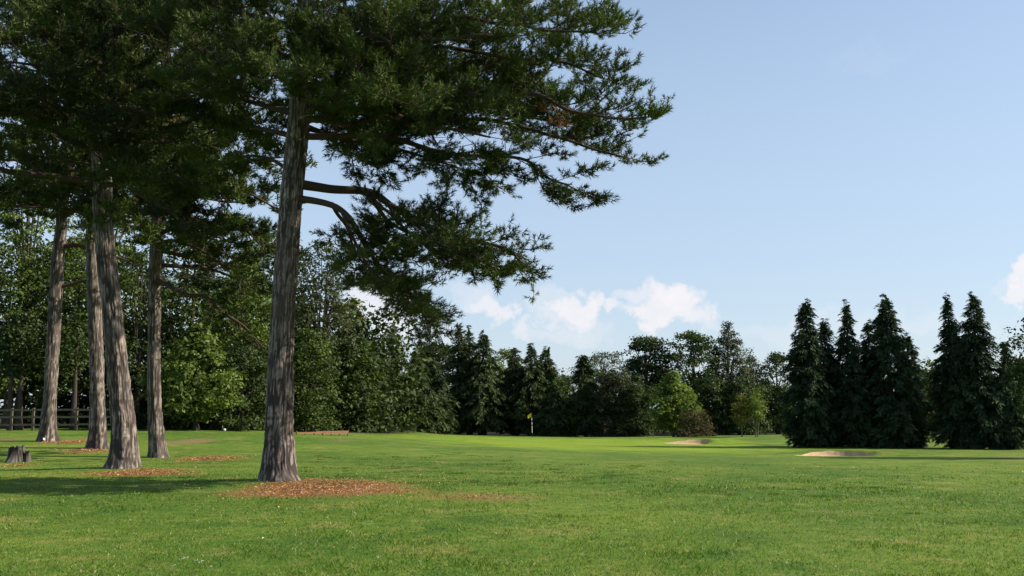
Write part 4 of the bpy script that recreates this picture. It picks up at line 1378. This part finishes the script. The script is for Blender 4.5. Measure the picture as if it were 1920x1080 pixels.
# ------------------------------------------------------------------ flagstick
fxp = ground_at(998, 824)
fX = at(998, 800, 90)[0]
fZ = gz(fX, 90)
FH = at(996, 774, 90)[2] - fZ
fl = empty('golf_flag', (fX, 90, fZ), 'yellow golf flag on a white banded flagstick on the green', 'golf flag')
bpy.context.view_layer.update()
bands = [(0, .18, 'black'), (.18, .46, 'white'), (.46, .51, 'red'), (.51, .62, 'white'), (.62, .69, 'black'), (.69, .8, 'white'), (.8, 1.0, 'black')]
for f0, f1, mt in bands:
    g = Geo()
    g.tube(np.array([[fX - .06 * f, 90, fZ + FH * f] for f in np.linspace(f0, f1, 3)]), .024, 8)
    build(g, 'pole', M[mt], fl, True)
U, Vv = np.meshgrid(np.linspace(0, 1, 12), np.linspace(0, 1, 9))
px_ = fX - .06 - U * .34
pz_ = fZ + FH - Vv * .36 * (1 - .15 * U) - U ** 1.2 * .24 + .02 * np.sin(U * 9)
py_ = 90 + .09 * np.sin(U * 7 + Vv * 1.5) * U
V = np.stack([px_.ravel(), py_.ravel(), pz_.ravel()], axis=1)
V2 = V + [0, .006, 0]
fl_t = np.full(216, .5)
q = [(j * 12 + i, j * 12 + i + 1, (j + 1) * 12 + i + 1, (j + 1) * 12 + i) for j in range(8) for i in range(11)]
q2 = [tuple(108 + k for k in f[::-1]) for f in q]
flag = new_obj('flag', mesh_np('flag', np.concatenate([V, V2]), np.array(q + q2), M['yellow'], True, {'tint': fl_t}), fl)
# dark numeral-like mark on the cloth
g = Geo()
g.tube(np.array([[fX - .06 - .17, 90 - .045, fZ + FH - .2], [fX - .06 - .2, 90 - .05, fZ + FH - .27], [fX - .06 - .24, 90 - .055, fZ + FH - .31]]), .02, 6)
build(g, 'printed_mark', M['black'], flag)

# ------------------------------------------------------------------ tee marker and paper scrap
tp_ = at(421, 810, 56)
tz = gz(tp_[0], 56)
tm = empty('tee_marker', (tp_[0], 56, tz), 'small white tee marker with a dark stake at the wood edge', 'marker')
bpy.context.view_layer.update()
g = Geo()
zz = np.linspace(-1, 1, 9)
g.tube(np.array([[tp_[0], 56, tz + .08 + .075 * z] for z in zz]), .075 * np.sqrt(np.clip(1 - zz ** 2, .01, 1)), 12)
build(g, 'marker_ball', M['white'], tm, True)
g = Geo()
g.tube(np.array([[tp_[0] - .12, 56.03, tz - .05], [tp_[0] - .13, 56.03, tz + .18], [tp_[0] - .15, 56.03, tz + .32]]), [.05, .06, .02], 8)
build(g, 'stake', M['black'], tm, True)
for i, (ox, oz) in enumerate(((-.17, .28), (-.06, .12))):
    pass
pp = at(83, 823, 43.4)
pz0 = gz(pp[0], 43.4)
g = Geo()
Uu, Wv = np.meshgrid(np.linspace(-1, 1, 6), np.linspace(-1, 1, 5))
V = np.stack([pp[0] + .06 * Uu.ravel(), 43.4 + .03 * np.sin(Uu.ravel() * 3), pz0 + .12 + .045 * Wv.ravel() - .05 * Uu.ravel()], axis=1)
q = [(j * 6 + i, j * 6 + i + 1, (j + 1) * 6 + i + 1, (j + 1) * 6 + i) for j in range(4) for i in range(5)]
g.add(V, q); g.add(V + [0, .01, 0], [f[::-1] for f in q])
ps = new_obj('paper_scrap', g.mesh('paper_scrap', M['white']))
tag(ps, 'crumpled white scrap lying against the foot of the leftmost pine', 'litter')


# ------------------------------------------------------------------ grass
def grass(nb, seed):
    rng = np.random.default_rng(seed)
    y0, y1 = 8.0, 38.0
    # density falls with distance
    uu = rng.uniform(0, 1, nb)
    pw = -.35
    Y = (y0 ** pw + uu * (y1 ** pw - y0 ** pw)) ** (1 / pw)
    X = rng.uniform(-1, 1, nb) * (Y * .545 + .8)
    lit = field(LITTER, X, Y, .85)
    bare = field(BARE, X, Y)
    keep = rng.uniform(0, 1, nb) > np.clip(lit * .95 + bare * .4, 0, .93)
    # clear of the trunks
    for (tx, ty, tr) in ((-5.36, 23, .5), (-11, 28.5, .62), (sx, sy, .45), (-12.7, 36, .45), (-16.5, 40, .6), (-20.4, 44, .6)):
        keep &= np.hypot(X - tx, Y - ty) > tr
    X, Y = X[keep], Y[keep]
    n = len(X)
    Z = terrain(X, Y) - .006
    tuftn = fbm(X * 1.1, Y * 1.1, seed=31, octv=3)
    clump = sstep(.5, .66, fbm(X * .7 + 40, Y * 1.2, seed=55, octv=3)) * sstep(15, 22, Y)
    h = (.016 + .062 * tuftn * rng.uniform(.4, 1.4, n)) * (1 - .35 * sstep(22, 38, Y) * 1.8) + .035 * clump * rng.uniform(.3, 1, n)
    wd = .0062 * np.clip(Y / 9, 1, 4.2) * rng.uniform(.7, 1.4, n)
    a = rng.uniform(0, 2 * math.pi, n)
    lean = rng.uniform(.1, .95, n)
    dv = np.stack([np.cos(a) * lean, np.sin(a) * lean, np.ones(n)], axis=1)
    dv = unit(dv)
    b = rng.uniform(0, 2 * math.pi, n)
    sd = np.stack([np.cos(b), np.sin(b), np.zeros(n)], axis=1) * (wd * .5)[:, None]
    P = np.stack([X, Y, Z], axis=1)
    hh = np.minimum(h, .11)[:, None]
    mid = P + dv * hh * .6
    tip = mid + unit(dv + np.stack([np.cos(a), np.sin(a), -.4 + 0 * a], axis=1) * .5) * hh * .45
    V = np.stack([P - sd, P + sd, mid + sd * .7, tip], axis=1).reshape(-1, 3)
    i = np.arange(n)[:, None] * 4
    Fq = np.concatenate([i + [[0, 1, 2]], i + [[0, 2, 3]]], axis=0)
    T = np.clip(rng.uniform(0, 1, n) - clump * .3, 0, 1)
    # coarse dark tussocks further out
    k = 150
    cxy = []
    for (x0, y0_, x1, y1_), m_ in (((560, 850, 1000, 912), 62), ((900, 862, 1260, 915), 36), ((1240, 905, 1700, 940), 12), ((600, 960, 1900, 1060), 8)):
        for _ in range(m_):
            cxy.append(ground_at(rng.uniform(x0, x1), rng.uniform(y0_, y1_))[:2])
    cxy = np.array(cxy)
    nb2 = 80
    ci = np.repeat(np.arange(len(cxy)), nb2)
    m2 = len(ci)
    sz = rng.uniform(.1, .34, len(cxy))[ci]
    px2 = cxy[ci] + rng.normal(0, .5, (m2, 2)) * sz[:, None] * [1.5, 1.0]
    P2 = np.c_[px2, terrain(px2[:, 0], px2[:, 1]) - .005]
    d2 = unit(np.c_[rng.normal(0, .5, (m2, 2)), np.ones(m2)])
    h2 = (.03 + .16 * sz) * rng.uniform(.5, 1.2, m2)
    b2 = rng.uniform(0, 6.28, m2)
    s2 = np.stack([np.cos(b2), np.sin(b2), 0 * b2], axis=1) * .008
    V2 = np.stack([P2 - s2, P2 + s2, P2 + d2 * h2[:, None]], axis=1).reshape(-1, 3)
    F2 = np.arange(3 * m2).reshape(-1, 3) + len(V)
    V = np.concatenate([V, V2]); Fq = np.concatenate([Fq, F2])
    T4 = np.concatenate([np.repeat(T, 4), np.repeat(np.clip(rng.uniform(-.1, .45, m2), 0, 1), 3)])
    o = new_obj('grass', mesh_np('grass', V, Fq, M['blade'], False, {'tint': T4}))
    tag(o, 'short uneven lawn grass blades in the foreground', kind='stuff')


grass(140000, 77)


def scatter_litter(nb, seed):
    rng = np.random.default_rng(seed)
    P = []
    for (c, wgt), cnt in zip(LITTER, (1.0, .45, .2, .2, .15, .06, .12)):
        k = int(nb * cnt * 2)
        a, r = rng.uniform(0, 2 * math.pi, k), np.abs(rng.normal(0, .72, k))
        x, y = c[0] + c[2] * r * np.cos(a), c[1] + c[3] * r * np.sin(a)
        f = field([(c, wgt)], x, y, .9)
        m = rng.uniform(0, 1, k) < np.clip(f * 1.1, .10, 1)
        P.append(np.stack([x[m], y[m]], axis=1))
    k = 420
    y = rng.uniform(9, 34, k); x = rng.uniform(-1, 1, k) * y * .54
    P.append(np.stack([x, y], axis=1))
    P = np.concatenate(P)
    n = len(P)
    Z = terrain(P[:, 0], P[:, 1]) + rng.uniform(.004, .025, n)
    B = np.c_[P, Z]
    a = rng.uniform(0, 2 * math.pi, n)
    ax = unit(np.stack([np.cos(a), np.sin(a), rng.normal(0, .3, n)], axis=1))
    sd = unit(np.cross(ax, unit(np.array([0, 0, 1.0]) + rng.normal(0, .35, (n, 3)))))
    L = rng.uniform(.02, .055, n) * np.clip(P[:, 1] / 24, .7, 1.4)
    V, Fq, T = emit_quads(B, ax, sd, L, L * rng.uniform(.3, .75, n), L * rng.uniform(-.1, .15, n), rng.uniform(0, 1, n) ** 1.25)
    o = new_obj('fallen_leaves', mesh_np('fallen_leaves', V, Fq, M['litter'], False, {'tint': T}))
    tag(o, 'orange brown bark chips and leaves around the pine feet', kind='stuff')


scatter_litter(8500, 88)

# daisies
rng = np.random.default_rng(5)
g = Geo()
for (px, py) in ((340, 1056), (347, 1052), (352, 1054), (368, 1058), (375, 1062), (383, 1059), (330, 1068), (1725, 1023), (398, 1070)):
    p = ground_at(px, py)
    for k in range(2):
        q_ = p + rng.normal(0, .02, 3) * [1, 1, 0]
        q_[2] = gz(q_[0], q_[1]) + .045
        a = np.arange(7) * 2 * math.pi / 7
        r_ = .007
        ring = np.stack([q_[0] + r_ * np.cos(a), q_[1] + r_ * np.sin(a), np.full(7, q_[2])], axis=1)
        V = np.vstack([q_ + [0, 0, .004], ring])
        g.add(V, [(0, 1 + i, 1 + (i + 1) % 7, 0)[:3] for i in range(7)])
dz = new_obj('daisies', mesh_np('daisies', np.concatenate(g.V), np.concatenate(g.F), M['white'], False))
tag(dz, 'scattered small white daisies in the near lawn', kind='stuff')
